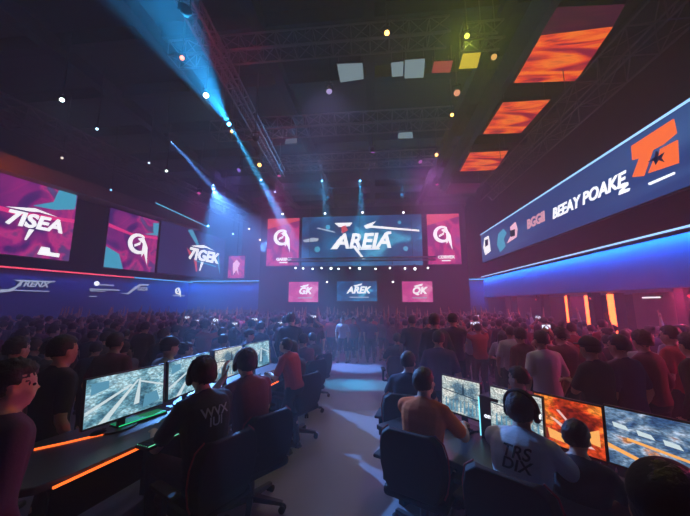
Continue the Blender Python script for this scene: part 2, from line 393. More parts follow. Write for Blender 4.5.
m = MB(); m.prism([(w/2-.05, h/2-.9), (w/2-.05, h/2-.15), (w/2-.75, h/2-.1), (w/2-.9, h/2-.8), (w/2-1.6, h/2-1.2), (w/2-.8, h/2-1.15)], -.03, -.01); m.build('streak', CYAN, r)
m = MB(); m.prism([(-w/2, .25), (-w/2, .05), (-.6, -.05), (w/2, .15), (w/2, .32), (-.6, .12)], -.026, -.01); m.build('streak', emat('screen_hotpink', (1., .05, .35), .9), r)
m = MB(); m.prism([(w/2-1.2, -h/2+.15), (w/2-1.1, -h/2+.5), (w/2-.8, -h/2+.5), (w/2-.75, -h/2+.3), (w/2-.4, -h/2+.3), (w/2-.4, -h/2+.12)], -.03, -.01); m.build('emblem', WHITE, r)
r, w, h = leftscreen(107, 156.5, (206.5, 221), (267.5, 272.5), pic_pink, 'wall_screen', 'squarish magenta screen with round white emblem, in the middle of the left wall')
m = MB(); ring_logo(m, .25, -.05, .6); m.build('emblem', WHITE, r)
m = MB(); m.prism([(-w/2, -h/2), (-w/2+1.0, -h/2), (-w/2+.7, -h/2+.8), (-w/2, -h/2+1.1)], -.03, -.01)
m.prism([(w/2-.9, h/2-1.0), (w/2, h/2-.9), (w/2, h/2-.1), (w/2-.4, h/2-.2), (w/2-.3, h/2-.8)], -.03, -.01); m.build('streak', CYAN, r)
m = MB(); m.prism([(-w/2, .75), (-w/2, .55), (-.2, .35), (w/2, .45), (w/2, .6), (-.2, .5)], -.026, -.01); m.build('streak', D.materials['screen_hotpink'], r)
r, w, h = leftscreen(159.5, 224, (220, 238.5), (273, 279.5), pic_dusk, 'wall_screen', 'wide dark blue screen with glowing slanted letters, joined to the squarish magenta one')
sci_logo(r, '7IGEK', 1.12, .75, -.1)
m = MB(); m.prism([(-.6, -.2), (-.9, .3), (-.3, -.1)], -.03, -.01); m.prism([(-.2, -.4), (.1, -1.3), (.2, -1.3), (.1, -.5)], -.03, -.01); m.build('streak', RED, r)
m = MB(); m.prism([(-.9, 1.5), (.0, .6), (.2, .7), (-.5, 1.7)], -.03, -.01); m.prism([(2.2, -.3), (2.6, -1.3), (2.3, .4)], -.03, -.01); m.prism([(-.1, -.55), (2.1, -.75), (2.1, -.68), (-.1, -.48)], -.03, -.01); m.build('streak', CYAN, r)
cx, cz, w, h = rectY(229, 256, 244, 278, 21.5)
r = screen('side_screen', w, h, Matrix.Translation((cx, 21.5, cz)), pic_rose, 'small tall pink screen in the far corner beside the joined left wall screens')
m = MB(); m.prism([(-.22, -.6), (-.27, .25), (0, .55), (.27, .25), (.12, -.1), (.22, -.6), (0, -.25)], -.04, -.015); m.build('emblem', PINKW, r)
m = MB(); m.tube((0, .06, h/2), (0, .06, 9.6-cz), .03); m.build('hanger', M['metal'], r)
# dark soffit over the left screens, warm lit at its near end
zs = onleft(73, 196, .45).z
S(MB().box((-24, -1.0, zs+.08), (.1, 0, zs+.75), mx=LM).build('beam_left_soffit', mat('soffit_paint', (.16, .12, .12), .8, noise_amt=.3, scale=1.)))
p_ = LM @ V((onleft(5, 170, 1.).x-1.5, -2.2, zs-.6)); q_ = LM @ V((onleft(60, 185, 1.).x, -.9, zs+.4))
SOFF = (p_, q_)
a_ = LM @ V(tuple(onleft(156, 203, 1.2))); b_ = LM @ V(tuple(onleft(208, 227, 1.2))); o_ = (a_+b_)/2
r = empty('light_bar', o_, 0, 'thin cyan light bar above the joined left wall screens', 'lamp')
MB().tube(a_-o_, b_-o_, .035).build('tube', emat('cyan_bar', (.1, .55, .9), 1.2), r)
MB().tube(a_-o_+V((0, 0, .06)), b_-o_+V((0, 0, .06)), .05).build('housing', M['metal'], r)
# marks shown on the left fascia ribbon
def ribbon(x, y, nm, lab, fn):
    p = onleft(x, y, .37); root = empty(nm, (0, 0, 0), 0, lab, 'sign'); root.matrix_world = LM @ Matrix.Translation((p.x, -.37, p.z)) @ Matrix.Scale(.66, 4); fn(root)
RB = emat('ribbon_white', (.5, .6, .9), .75)
def rb1(r): m = MB(); m.prism([(-1.0, -.35), (-.3, -.45), (.4, -.3), (.75, .1), (.8, .45), (.55, .0), (.2, -.2), (-.4, -.3)], -.01, .02); m.build('emblem', RB, r)
def rb2(r):
    font('lettering', 'TRENX', .5, RB, r, T(.1, 0, .05), .3, .008, .015)
    m = MB(); m.prism([(-.9, .28), (1.3, .33), (1.2, .25), (-.6, .2)], -.01, .02); m.prism([(-1.4, -.33), (1.0, -.36), (1.0, -.41), (-1.4, -.39)], -.01, .02); m.build('text_line', RB, r)
def rb3(r):
    m = MB(); m.ell((-.5, 0, .4), (.2, .02, .18), nu=14, nv=6); m.build('emblem', WHITE, r)
    m = MB(); m.box((-.3, -.01, .28), (.8, .02, .36)); m.box((-.95, -.01, -.08), (1.3, .02, 0)); m.box((-.9, -.01, -.2), (.2, .02, -.14)); m.box((-.9, -.01, -.62), (-.4, .02, -.56)); m.build('text_line', RB, r)
def rb4(r):
    m = MB(); m.prism([(-1.4, -.42), (-.8, -.38), (-.3, .1), (.2, .45), (1.2, .5), (1.0, .35), (.3, .3), (-.1, .0), (-.7, -.48)], -.01, .02); m.build('emblem', RB, r)
    font('lettering', 'GIZA', .42, RB, r, T(.5, 0, .02), .3, .008, .012)
def rb5(r):
    m = MB(); ring_logo(m, 0, .1, .34, y0=-.01, y1=.02); m.build('emblem', WHITE, r)
    m = MB(); m.box((-.6, -.01, -.42), (.9, .02, -.32)); m.build('text_line', RB, r)
ribbon(4, 286, 'ribbon_sign', 'curved white hook mark lit on the near end of the left fascia', rb1)
ribbon(31, 285, 'ribbon_sign', 'white winged lettering sign on the left fascia', rb2)
ribbon(103, 289, 'ribbon_sign', 'white dot and thin lines glowing on the left fascia', rb3)
ribbon(137, 289, 'ribbon_sign', 'white swooping script mark on the left fascia', rb4)
ribbon(178, 292, 'ribbon_sign', 'small round emblem at the far end of the left fascia', rb5)

# right banner
BX = RX+.18
def onright(x, y, X=BX):
    v = ray(x, y); t = X/v.x; return V((X, v.y*t, CAMZ+v.z*t))
a = onright(481, 235.5); b = onright(482, 263)
BZ1 = (a.z); BZ0 = b.z
Yfar = a.y; Ynear = 5.6
RMx = lambda y, z: Matrix(((0, 1, 0, BX), (-1, 0, 0, y), (0, 0, 1, z), (0, 0, 0, 1)))     # local x runs towards the camera, faces -X
bw = Yfar-Ynear; bh = BZ1-BZ0; bc = (Yfar+Ynear)/2
ban = screen('banner_screen', bw, bh, RMx(bc, (BZ0+BZ1)/2), pic_ban, 'very long blue banner screen with white and orange marks high on the right wall', 'screen', None, .14)
MB().box((-bw/2-.04, -.06, bh/2+.03), (bw/2+.04, .0, bh/2+.065)).build('edge_light', NEON_B, ban)
def onban(x, y):
    p = onright(x, y); return (bc-p.y, p.z-(BZ0+BZ1)/2)
def banpoly(name, m, px, parent=ban, t=.03):
    return MB().prism([onban(*q) for q in px], -.02-t, -.012).build(name, m, parent)
banpoly('emblem', ORANGE, [(633, 146), (675, 119), (678, 133), (665, 144), (654, 150), (645, 176), (634, 177), (641, 158), (634, 160)])
banpoly('emblem', ORANGE, [(662, 149), (679, 140), (680, 163), (650, 173), (655, 161), (660, 160)])
banpoly('emblem', DARKM, [(650, 162), (657, 157), (658, 151), (661, 156), (667, 152), (664, 158), (667, 162), (661, 160), (658, 165), (656, 160)], t=.04)
banpoly('text_line', WHITE, [(650, 183), (676, 172), (676, 174), (651, 185)])
banpoly('emblem', WHITE, [(619, 186), (629, 182), (629, 185), (624, 190), (631, 188), (630, 191), (620, 195), (621, 191), (625, 187), (619, 189)])
def banfont(txt, x, y, size, m, sh=.25, off=.03):
    p = onban(x, y); return font('lettering', txt, size, m, ban, T(p[0], -.03, p[1]), sh, .01, off)
banfont('BEEAY POAKE', 583, 200, .56, WHITE, .25, .015)
banfont('BGGII', 536, 221, .58, emat('screen_pinkish', (.9, .45, .6), .9), .1, .02)
banpoly('emblem', CYAN, [(499, 234), (504, 229), (507, 233), (504, 239), (506, 246), (501, 252), (498, 245)])
banpoly('emblem', WHITE, [(485, 238), (489, 236), (490, 242), (491, 251), (486, 255), (484, 248)])
banpoly('emblem', DARKM, [(486, 240), (489, 239), (489, 245), (486, 247)], t=.04)
banpoly('emblem', PINKW, [(511, 227), (516, 222), (518, 229), (517, 237), (508, 243), (512, 235)])
banpoly('emblem', DARKM, [(511, 231), (516, 229), (516, 236), (512, 237)], t=.04)

# recess under the balcony
OR = emat('orange_column_light', (1., .13, .03), 5.)
def column(x, yb, X, wdt, lab):
    v = ray(x, 300); t = X/v.x; y = v.y*t
    r = empty('light_column', (X, y, 0), 0, lab, 'lamp')
    MB().box((-wdt, -wdt, 0), (wdt, wdt, 2.54)).build('post', M['metal'], r, bevel=.02)
    MB().box((-wdt-.03, -wdt*.8, .3), (-wdt, wdt*.8, 2.5)).build('lit_panel', OR, r)
    return r
column(616, 0, 8.2, .16, 'bright orange glowing column under the right balcony')
column(589, 0, 9.0, .10, 'slim orange glowing column further back under the right balcony')
column(568, 0, 8.4, .07, 'thin dim orange column beneath the balcony, nearest the stage')
for x, y, lab in ((645, 284.5, 'white tube light under the balcony, the higher of two'), (651, 297.5, 'white tube light under the balcony, the lower of two'), (514, 284, 'tiny white tube light under the far end of the balcony')):
    v = ray(x, y); X = 7.9; t = X/v.x; c = V((X, v.y*t, CAMZ+v.z*t))
    r = empty('tube_light', c, 0, lab, 'lamp'); MB().tube((0, -.28, 0), (0, .28, 0), .02).build('tube', WHITE, r); MB().box((0, -.3, 0), (.06, .3, .05)).build('housing', M['metal'], r)
v = ray(665, 300); t = 9.4/v.x
tag(MB().box((9.3, v.y*t-1.1, 0), (9.4, v.y*t+1.1, 2.55)).build('partition_panel', M['grey_panel'], bevel=.01), 'tall reddish grey panel standing under the balcony near the tube lights', 'panel')
for k, yy in enumerate((5., 8., 11., 14., 17.)):
    S(MB().box((7.25, yy-.12, 0), (7.5, yy+.12, 2.55)).build('column_balcony', M['wall']))

# ceiling screens
def hangscreen(pts, z, pic, name, label, t=.14, cat='screen', casing=True):
    P = [atz(x, y, z) for x, y in pts]; c = sum(P, V())/4; c.z = z
    root = empty(name, c, 0, label, cat)
    m = MB(); q = [p-c for p in P]; n = 4
    g = [V((v.x*1.04, v.y*1.04, 0)) for v in q]
    m.add([v+V((0, 0, .015)) for v in g]+[v+V((0, 0, t)) for v in g], [(0, 1, 2, 3), (4, 5, 6, 7), (0, 1, 5, 4), (1, 2, 6, 5), (2, 3, 7, 6), (3, 0, 4, 7)]); m.build('casing', M['casing'], root)
    m = MB(); m.add(q+[v+V((0, 0, .02)) for v in q], [(0, 1, 2, 3), (4, 5, 6, 7), (0, 1, 5, 4), (1, 2, 6, 5), (2, 3, 7, 6), (3, 0, 4, 7)]); m.build('display', pic, root)
    m = MB()
    for v in g: m.tube(v*.85+V((0, 0, t)), v*.85+V((0, 0, 9.75-z)), .015, 5)
    m.build('hanger', M['steel'], root)
    return root
hangscreen([(556, 8), (625, 5), (613, 26), (541, 35)], 9, pic_sun2, 'ceiling_screen', 'dim wine red ceiling screen, nearest the viewer of the sunset screens')
hangscreen([(541, 36), (613, 27), (576, 81), (514, 83)], 9, pic_sun, 'ceiling_screen', 'largest blazing orange sunset screen on the ceiling')
hangscreen([(503, 103), (550, 100), (521, 133), (483, 134)], 9, pic_sun, 'ceiling_screen', 'orange and pink ceiling screen just beyond the largest one')
hangscreen([(470, 153), (508, 151), (496, 170), (460, 171.5)], 9, pic_sun, 'ceiling_screen', 'small orange ceiling screen third from the largest towards the stage')
hangscreen([(451, 184), (481, 183.5), (474, 193), (446, 194)], 9, pic_sun2, 'ceiling_screen', 'dull red ceiling screen nearest the stage')
S(MB().box((4.05, 1.5, 8.9), (4.25, 18, 9.75)).build('beam_screen_row', mat('beam_light_tint', (.05, .09, .12), .7)))  # bluish light streak beside the screens, put into the beam's colour
PW = emat('panel_pale', (.42, .6, .72), .42); PR = emat('panel_red', (.8, .10, .13), .38); PY = emat('panel_yellow', (.75, .55, .05), .8)
for pts, m_, lab in (([(337, 64.5), (362.5, 63.5), (363.5, 79), (340.5, 82.5)], PW, 'pale square lit ceiling panel standing alone over the cross truss'),
                 ([(391, 63), (403.5, 62), (403, 76), (392, 77)], PW, 'narrow pale ceiling panel beside the wider pale one'),
                 ([(405, 60.5), (425, 59), (423.5, 77.5), (404.5, 78.5)], PW, 'wider pale ceiling panel next to the red one'),
                 ([(434, 62), (453, 61), (450, 72.5), (432, 73)], PR, 'red ceiling panel between the pale and yellow ones'),
                 ([(463, 54), (481, 52.5), (477, 68), (459, 69)], PY, 'yellow ceiling panel next to the red one'),
                 ([(399, 131), (412, 131), (413, 138), (398, 138.5)], PW, 'small dim pale panel on the middle cross truss'),
                 ([(286, 138), (297, 138), (297, 143), (285, 144)], emat('panel_dim', (.3, .35, .5), .35), 'faint grey panel high above the left magenta screen')):
    hangscreen(pts, 9.2, m_, 'ceiling_panel', lab, .06, 'light panel')

# ------------------------------------------------------------------ stage lights and spots
def fixture(pos, aim, col, estr, label, size=.1, group=None, cat='spotlight', hang=9.75):
    """moving head: clamp, yoke, barrel and lens; aim is a direction"""
    pos = V(pos); aim = V(aim).normalized(); root = empty('spotlight', pos, 0, label, cat, group); s = size
    q = aim.to_track_quat('-Z', 'Y').to_matrix().to_4x4()
    MB().loft([[q @ V((math.cos(t)*r_, math.sin(t)*r_, z)) for t in [2*PI*k/14 for k in range(14)]] for z, r_ in ((s*.1, s*1.02), (s*.2, s*1.05), (s*1.2, s*.95), (s*2.2, s*.7), (s*2.4, s*.4))]).build('barrel', M['black'], root, smooth=True)
    MB().loft([[q @ V((math.cos(t)*r_, math.sin(t)*r_, z)) for t in [2*PI*k/14 for k in range(14)]] for z, r_ in ((-s*.02, s*.55), (s*.04, s*.9), (s*.12, s*.93))]).build('lens', emat('lens_glow', col, estr), root, smooth=True)
    sd = q @ V((1, 0, 0)); sd.z = 0; sd = sd.normalized() if sd.length > .1 else V((1, 0, 0)); o = q @ V((0, 0, s*1.2))
    m = MB()
    top = o+V((0, 0, s*2.2))
    for k in (-1, 1): m.tube(o+sd*k*s*.9, o+sd*k*s*1.25, s*.14, 6); m.tube(o+sd*k*s*1.2, top+sd*k*s*1.1, s*.12, 6)
    m.tube(top-sd*s*1.2, top+sd*s*1.2, s*.14, 6); m.build('yoke', M['black'], root)
    m = MB(); m.tube(top, top+V((0, 0, s*.9)), s*.45, 10)
    if hang: m.tube(top+V((0, 0, s*.9)), V((top.x, top.y, hang-pos.z)), .02, 5)
    m.build('clamp', M['metal'], root)
    return root
def spot(pos, aim, col, energy, ang, blend=.5, size=.05):
    l = D.lights.new('spot_beam', 'SPOT'); l.color = col; l.energy = energy; l.spot_size = math.radians(ang); l.spot_blend = blend; l.shadow_soft_size = size
    o = D.objects.new('spot_beam', l); C.objects.link(o); aim = V(aim).normalized(); o.location = V(pos)+aim*.06
    o.rotation_euler = aim.to_track_quat('-Z', 'Y').to_euler(); return o
TEAL = (.05, .55, 1.); BLUE = (.12, .35, 1.); MAG = (1., .12, .55); REDL = (1., .06, .10); AMB = (1., .45, .06)
def beam(x, y, z, tx, ty, tz, col, en, ang, label, lens=30, size=.1, blend=.5, hang=9.75):
    p = atz(x, y, z) if y < 303 else V((x, y, z)); t = atz(tx, ty, tz); d = (t-p).normalized()
    fixture(p, d, (min(1, col[0]+.06), min(1, col[1]+.06), min(1, col[2]+.06)), lens, label, size, None, 'spotlight', hang)
    if en: spot(p, d, col, en, ang, blend)
    return p
beam(229, 124, 7.9, 132, -40, 7.2, (.02, .38, .85), 30000, 19, 'spotlight throwing the wide teal beam over the left ceiling', 20, .07, .9)
beam(213.5, 189, 7.4, 243, 262, 3.2, BLUE, 22000, 18, 'spotlight casting a widening blue beam towards the far left corner', 14, .06)
beam(261, 180, 7.9, 287, 232, 5.2, BLUE, 22000, 12, 'spotlight above the left magenta emblem screen, beam slanting down', 12, .06)
beam(225, 116, 8.2, 262, 183, 7.6, TEAL, 260000, 4.5, 'slim spotlight sending a thin blue ray towards the stage', 10, .05)
beam(167, 136, 8.2, 213, 188, 7.5, BLUE, 200000, 4.5, 'small blue spotlight at the upper end of the slanted beam', 6, .05)
beam(208, 226, 6.6, 209, 262, 4.2, TEAL, 2500, 18, 'spotlight pouring light down the dark blue joined screen', 14, .06)
beam(275, 192, 8.0, 288, 262, 4, BLUE, 3000, 10, 'small spotlight over the left magenta emblem screen edge', 8, .05)
beam(322, 181, 8.3, 325, 205, 6.6, TEAL, 9000, 9, 'spotlight with a short blue streak, left of the pair above the huge screen', 12, .05)
beam(360, 181, 8.3, 361, 205, 6.6, TEAL, 9000, 9, 'spotlight with a short blue streak, right of the pair above the huge screen', 12, .05)
beam(387, 33, 8.35, 392, 80, 6, AMB, 25, 60, 'amber spotlight clamped to the near cross truss', 6, .06)
beam(452, 115, 8.4, 448, 160, 6, AMB, 60, 40, 'upper amber spotlight of the pair right of the middle truss', 6, .06)
beam(436.5, 155, 8.4, 434, 190, 6, AMB, 20, 60, 'lower amber spotlight of the pair right of the middle truss', 6, .07)
beam(259.5, 165, 8.3, 262, 190, 6, AMB, 15, 60, 'amber spotlight at the far end of the red-lit truss', 5, .09)
beam(182, 58, 8.2, 184, 100, 6, (1., .25, .1), 8, 60, 'orange-red spotlight beside the wide teal beam', 2.5, .06)
beam(231.5, 131.5, 8.1, 233, 160, 6, AMB, 8, 60, 'small amber lamp touching the teal beam spotlight', 4, .05)
beam(467, 36, 8.2, 460, 90, 5.5, (.65, .75, .05), 260, 100, 'hazy yellow-green spotlight beside the short box of truss', 3, .06)
beam(206, 95.5, 7.6, 208, 130, 6, (.7, .95, 1.), 30, 50, 'brilliant white spotlight in front of the teal beam', 20, .07)
beam(62, 100, 7.6, 64, 150, 5.5, (.6, .9, 1.), 20, 50, 'brightest white spotlight over the left wall screens', 14, .055)
beam(97, 129, 7.6, 98, 160, 5.5, (.4, .7, 1.), 8, 50, 'small bluish spotlight next after the brightest left one', 5, .04)
beam(166.5, 171, 7.6, 167, 190, 5.5, (.7, .9, 1.), 8, 50, 'white spotlight between the left truss and the slanted blue beam', 6, .05)
beam(111, 190, 6.8, 112, 205, 5.5, (.1, .5, 1.), 4, 50, 'tiny blue spotlight above the squarish magenta screen', 3, .04)
beam(457, 93, 8.4, 458, 130, 6, (1., .35, .2), 5, 60, 'peach coloured lamp under the yellow ceiling panel', .8, .10)
beam(494, 57, 8.6, 494, 90, 6, (1., .5, .1), 4, 60, 'small orange lamp right of the yellow ceiling panel', .8, .08)
beam(149, 163, 7.4, 150, 190, 5.5, (.6, .7, 1.), 0, 50, 'faint lamp left of the white spotlight near the slanted beam', 2, .04)
beam(62, 158, 7.3, 62, 180, 5.5, (.9, .8, .7), 0, 50, 'dim lamp above the near left screen', 1.2, .045)
for k, (x, y) in enumerate([(282.5, 214), (325, 213.5), (362.5, 212.5), (403.5, 212.5), (249, 229), (233, 234), (260, 240)]):
    lab = ['leftmost', 'second from left', 'third from left', 'rightmost'][k]+' lamp of the four along the top edge of the huge screen' if k < 4 else ['', '', '', '', 'pale lamp above the small corner pink screen', 'bluish lamp just left of the pale corner lamp', 'orange lamp beside the left magenta emblem screen'][k]
    p = atY(x, y, 18.9)
    fixture(p, (0, -.5, -.4), (.8, .85, 1.) if k < 4 else ((1, .6, .3) if k != 5 else (.4, .7, 1)), 7 if k < 4 else 4, lab, .065)
xs = [295.5, 303, 312.5, 321.5, 331, 338.5, 350, 359.5, 375.5, 390, 405, 415, 428]
ordn = ['first', 'second', 'third', 'fourth', 'fifth', 'sixth', 'seventh', 'eighth', 'ninth', 'tenth', 'eleventh', 'twelfth', 'thirteenth']
for k, x in enumerate(xs):
    p = atY(x, 268.5+(k % 3)*.4-.4, 18.7)
    s = .06 if k not in (4, 7, 11) else .085
    fixture(p, (0, -.75, -.5), (.8, .9, 1.), 6, '%s white stage lamp from the left in the row under the huge screen' % ordn[k], s, 'row of lamps under the huge screen', hang=None)
truss((atY(288, 266, 18.9).x, 18.9, 4.95), (atY(436, 266, 18.9).x, 18.9, 4.95), .2, .2, 'slim black bar carrying the row of white stage lamps')
for x, lab in ((327, 'left'), (393, 'right')):
    p = atY(x, 282, 18.8); fixture(p, (.1 if lab == 'left' else -.1, -.3, -1), (.8, .9, 1), 10, 'white lamp shining down on the %s of the small blue screen' % ('left side' if lab == 'left' else 'right side'), .06, hang=4.9)
    spot(p, (.15 if lab == 'left' else -.15, -.2, -1), (.6, .8, 1), 150, 26)

# colour washes from fixtures on the trusses, plus added haze and crowd fills
WZ = 8.1
def wash(x, y, tx, ty, tz, col, en, ang, label, z=WZ):
    p = V((x, y, z)); d = V((tx, ty, tz))-p
    fixture(p, d, col, .7, label, .09); spot(p, d, col, en, ang, .9, .6)
wash(-4.4, 13.0, -4.5, 12., 0, MAG, 2800, 60, 'magenta wash light at the far end of the long red-lit truss')
wash(-8.0, 12.5, -8., 10.5, 0, MAG, 500, 75, 'magenta wash light hanging over the left crowd', 7.2)
wash(3.2, 14.8, 3., 13, 0, MAG, 1500, 70, 'magenta wash light at the right end of the cross truss nearest the stage')
wash(0, 11.2, -.3, 13.0, 0, (.6, .2, 1.), 260, 55, 'blue wash light in the middle of the middle cross truss')
wash(-1.2, 7.6, -.5, 5.0, .3, (.6, .5, 1.), 400, 62, 'violet wash light on the near cross truss over the aisle')
wash(-3.3, 4.4, -3.6, 7.6, 8.7, (1., .03, .1), 480, 45, 'small red uplight under the near half of the long lattice truss', 7.4)
wash(-3.7, 8.6, -3.9, 11.5, 8.7, (1., .03, .1), 480, 45, 'small red uplight under the far half of the long lattice truss', 7.4)
wash(2.0, 12.2, 3.5, 7.5, .5, (.8, .2, .8), 1300, 70, 'added violet fill light at the right end of the middle cross truss')  # added to brighten the crowd on the right
wash(-6.0, 12.2, -6.5, 6.0, .5, (.35, .2, 1.), 450, 70, 'violet wash light at the left end of the middle cross truss')
wash(-2.5, 15.5, -5.5, 5.0, 9.6, (.03, .38, .8), 1500, 60, 'added blue fill light raking back under the ceiling, left of the huge screen', 7.9)  # added to turn the ceiling haze teal, no known fixture
wash(1.5, 15.5, .5, 5.0, 10., (.03, .33, .8), 700, 60, 'added blue fill light raking back under the ceiling, right of centre', 7.9)  # second added fill for the blue ceiling haze
fixture(SOFF[0], SOFF[1]-SOFF[0], (1., .25, .1), 1.5, 'orange spotlight grazing the beam over the near left wall screen', .08, hang=9.75); spot(SOFF[0], SOFF[1]-SOFF[0], (1., .18, .06), 260, 70, .8, .1)
def redlamp(y, en, lab, z=2.35, tx=2.5, tz=1.2):
    p = V((7.1, y, z)); d = V((tx, y-.6, tz))-p; fixture(p, d, REDL, .8, lab, .045, None, 'spotlight', 2.55); spot(p, d, (1., .05, .16), en, 110, .8, .15)
for k, (y, en) in enumerate(((4.6, 420), (7.6, 380), (10.8, 280), (14.2, 200))):
    redlamp(y, en, ['nearest', 'second nearest', 'third nearest', 'farthest'][k]+' red spotlight under the edge of the right balcony')
# blue washes hidden under the ledges (LED tape is the source)
def strip(loc, sx, sy, col, en, rot):
    l = D.lights.new('led_tape', 'AREA'); l.shape = 'RECTANGLE'; l.spread = math.radians(150); l.size = sx; l.size_y = sy; l.color = col; l.energy = en
    o = D.objects.new('led_tape', l); C.objects.link(o); o.location = loc; o.rotation_euler = rot; return o
DB = (.01, .26, 1.)
strip((RX-.16, 8, 3.79), .06, 24, DB, 520, (0, math.radians(-28), 0))
for x0, x1 in ((LW0.x, -6.7), (4.75, RX)): strip(((x0+x1)/2, 19.75, 3.65), x1-x0, .06, DB, 90*(x1-x0)/3, (math.radians(-28), 0, 0))
def lstrip(x0, x1, col, en):
    l = strip((0, 0, 0), x1-x0, .06, col, en, (0, 0, 0)); l.matrix_world = LM @ Matrix.Translation(((x0+x1)/2, -.57, 3.59)) @ Matrix.Rotation(math.radians(-24), 4, 'X')
lstrip(-16, -4.2, (.10, .16, 1.), 90); lstrip(-4.2, 0, (.02, .25, 1.), 70)

# ------------------------------------------------------------------ haze
wd = D.worlds.new('hall_air'); sc.world = wd; wd.use_nodes = True; nt = wd.node_tree
bg = nt.nodes['Background']; bg.inputs[0].default_value = (.01, .012, .03, 1); bg.inputs[1].default_value = .2
vs = nt.nodes.new('ShaderNodeVolumeScatter'); vs.inputs['Color'].default_value = (.72, .84, 1, 1); vs.inputs['Density'].default_value = .024
vs.inputs['Anisotropy'].default_value = .25
nt.links.new(vs.outputs[0], nt.nodes['World Output'].inputs['Volume'])

# ------------------------------------------------------------------ people
def ik(a, t, l1, l2, pole):
    a = V(a); t = V(t); d = t-a; L = min(d.length, (l1+l2)*.995); dn = d.normalized(); t = a+dn*L
    x = (l1*l1-l2*l2+L*L)/(2*L); hgt = math.sqrt(max(0, l1*l1-x*x)); p = V(pole)-dn*V(pole).dot(dn); p.normalize()
    return a+dn*x+p*hgt, t
def skeleton(ps):
    K = {}; sit = ps.get('sit', 0); lean = math.radians(ps.get('lean', 3)); tw = math.radians(ps.get('twist', 0)); tilt = math.radians(ps.get('side', 0))
    P = V((0, 0, .93)) if not sit else V((0, 0, ps.get('seat', .47)+.10)); K['P'] = P
    spine = V((math.sin(tilt), math.sin(lean), math.cos(lean)))
    spine.normalize(); hunch = ps.get('hunch', .0)
    mid = P+spine*.28; K['W'] = P+spine*.14; K['Cst'] = P+spine*.36
    sp2 = (spine+V((0, hunch, 0))).normalized(); K['Nb'] = K['Cst']+sp2*.155; K['sp'] = spine; K['sp2'] = sp2
    side = V((math.cos(tw), math.sin(tw), 0)); K['side'] = side
    sh = K['Cst']+sp2*.088; K['sh'] = sh
    K['hn'] = K['Nb']+(sp2+V((0, .25+ps.get('neck', 0), 0))).normalized()*.048
    K['H'] = K['hn']+V((0, .012, 0))+sp2.lerp(V((0, 0, 1)), .6)*.098
    hy = math.radians(ps.get('yaw', 0)); hp = math.radians(ps.get('pitch', 0)); hr = math.radians(ps.get('roll', 0))
    K['HR'] = Matrix.Rotation(hy, 3, 'Z') @ Matrix.Rotation(-hp, 3, 'X') @ Matrix.Rotation(hr, 3, 'Y')
    for s, nm in ((-1, 'L'), (1, 'R')):
        a = sh+side*s*.17; K['S'+nm] = a
        t = ps.get('hand'+nm, None); t = V(t) if t is not None else a+V((s*.07, .06, -.50))
        K['E'+nm], K['Wr'+nm] = ik(a, t, .285, .255, ps.get('pole'+nm, V((s*.5, -.6, -.5))))
        hp_ = P+V((s*.09, 0, -.01)); K['Hp'+nm] = hp_
        ft = ps.get('foot'+nm, None)
        if ft is None: ft = (s*.12, .02, .08) if not sit else (s*.14, .40, .09)
        K['Kn'+nm], K['A'+nm] = ik(hp_, ft, .44, .42, V((s*.08, 1, .25 if sit else 0)))
        K['toe'+nm] = K['A'+nm]+V((s*.03, .15, -.045))
    return K
def ering(c, up, side, a, b, n=16, p=2.3):
    up = up.normalized(); fw = up.cross(side).normalized(); sd = fw.cross(up).normalized(); R = []
    for k in range(n):
        t = 2*PI*k/n; cx = math.copysign(abs(math.cos(t))**(2/p), math.cos(t)); sy = math.copysign(abs(math.sin(t))**(2/p), math.sin(t))
        R.append(c+sd*cx*a+fw*sy*b)
    return R
def torso(m, K, g, female=0, lo=True):
    sp, s2, sd = K['sp'], K['sp2'], K['side']; xs_ = V((1, 0, 0)); P = K['P']; rings = []
    if lo: rings += [ering(P-sp*.09, sp, xs_, .10+g, .07+g), ering(P-sp*.05, sp, xs_, .145+g, .10+g)]
    rings += [ering(P+sp*.0, sp, xs_, .165+g, .115+g), ering(K['W'], sp, xs_.lerp(sd, .4), .14-.015*female+g, .105+g), ering(K['W']+sp*.1, sp, xs_.lerp(sd, .7), .15+g, .112+g),
              ering(K['Cst'], s2, sd, .168+g, .122+g), ering(K['Cst']+s2*.08, s2, sd, .175+g, .115+g), ering(K['Cst']+s2*.125, s2, sd, .155+g, .09+g), ering(K['Cst']+s2*.16, s2, sd, .085+g*.6, .065+g*.6), ering(K['Cst']+s2*.18, s2, sd, .05, .05)]
    m.loft(rings)
def hand(m, w, d, n, s, curl, fine):
    """palm, four fingers and a thumb; w wrist, d pointing direction, n out of the back of the hand, s +1 right / -1 left"""
    d = V(d).normalized(); n = (V(n)-d*V(n).dot(d)).normalized(); sd = d.cross(n)*(-s)   # towards the thumb
    c = w+d*.045
    R = Matrix((sd, d, n)).transposed()
    m.ell(c, (.040, .052, .017), R, 12, 8)
    m.caps(w, w+d*.03, .026, .026, 10)
    for i, (o, L) in enumerate(((.030, .072), (.010, .082), (-.010, .075), (-.029, .058))):
        a = w+d*.085+sd*o; c1 = curl*(.9+.12*i)
        d1 = (d*math.cos(c1*.5)-n*math.sin(c1*.5)+sd*o*.9).normalized(); d2 = (d*math.cos(c1*1.3)-n*math.sin(c1*1.3)).normalized()
        b = a+d1*L*.55; e = b+d2*L*.5
        m.caps(a-d*.02, b, .0095, .0088, 8); m.caps(b, e, .0088, .0075, 8)
    a = w+d*.028+sd*.03; b = a+(d*.6+sd*.75-n*.3).normalized()*.045; e = b+(d*.9+sd*.15-n*.35).normalized()*.032
    m.caps(a, b, .0125, .0105, 8); m.caps(b, e, .0105, .0085, 8)
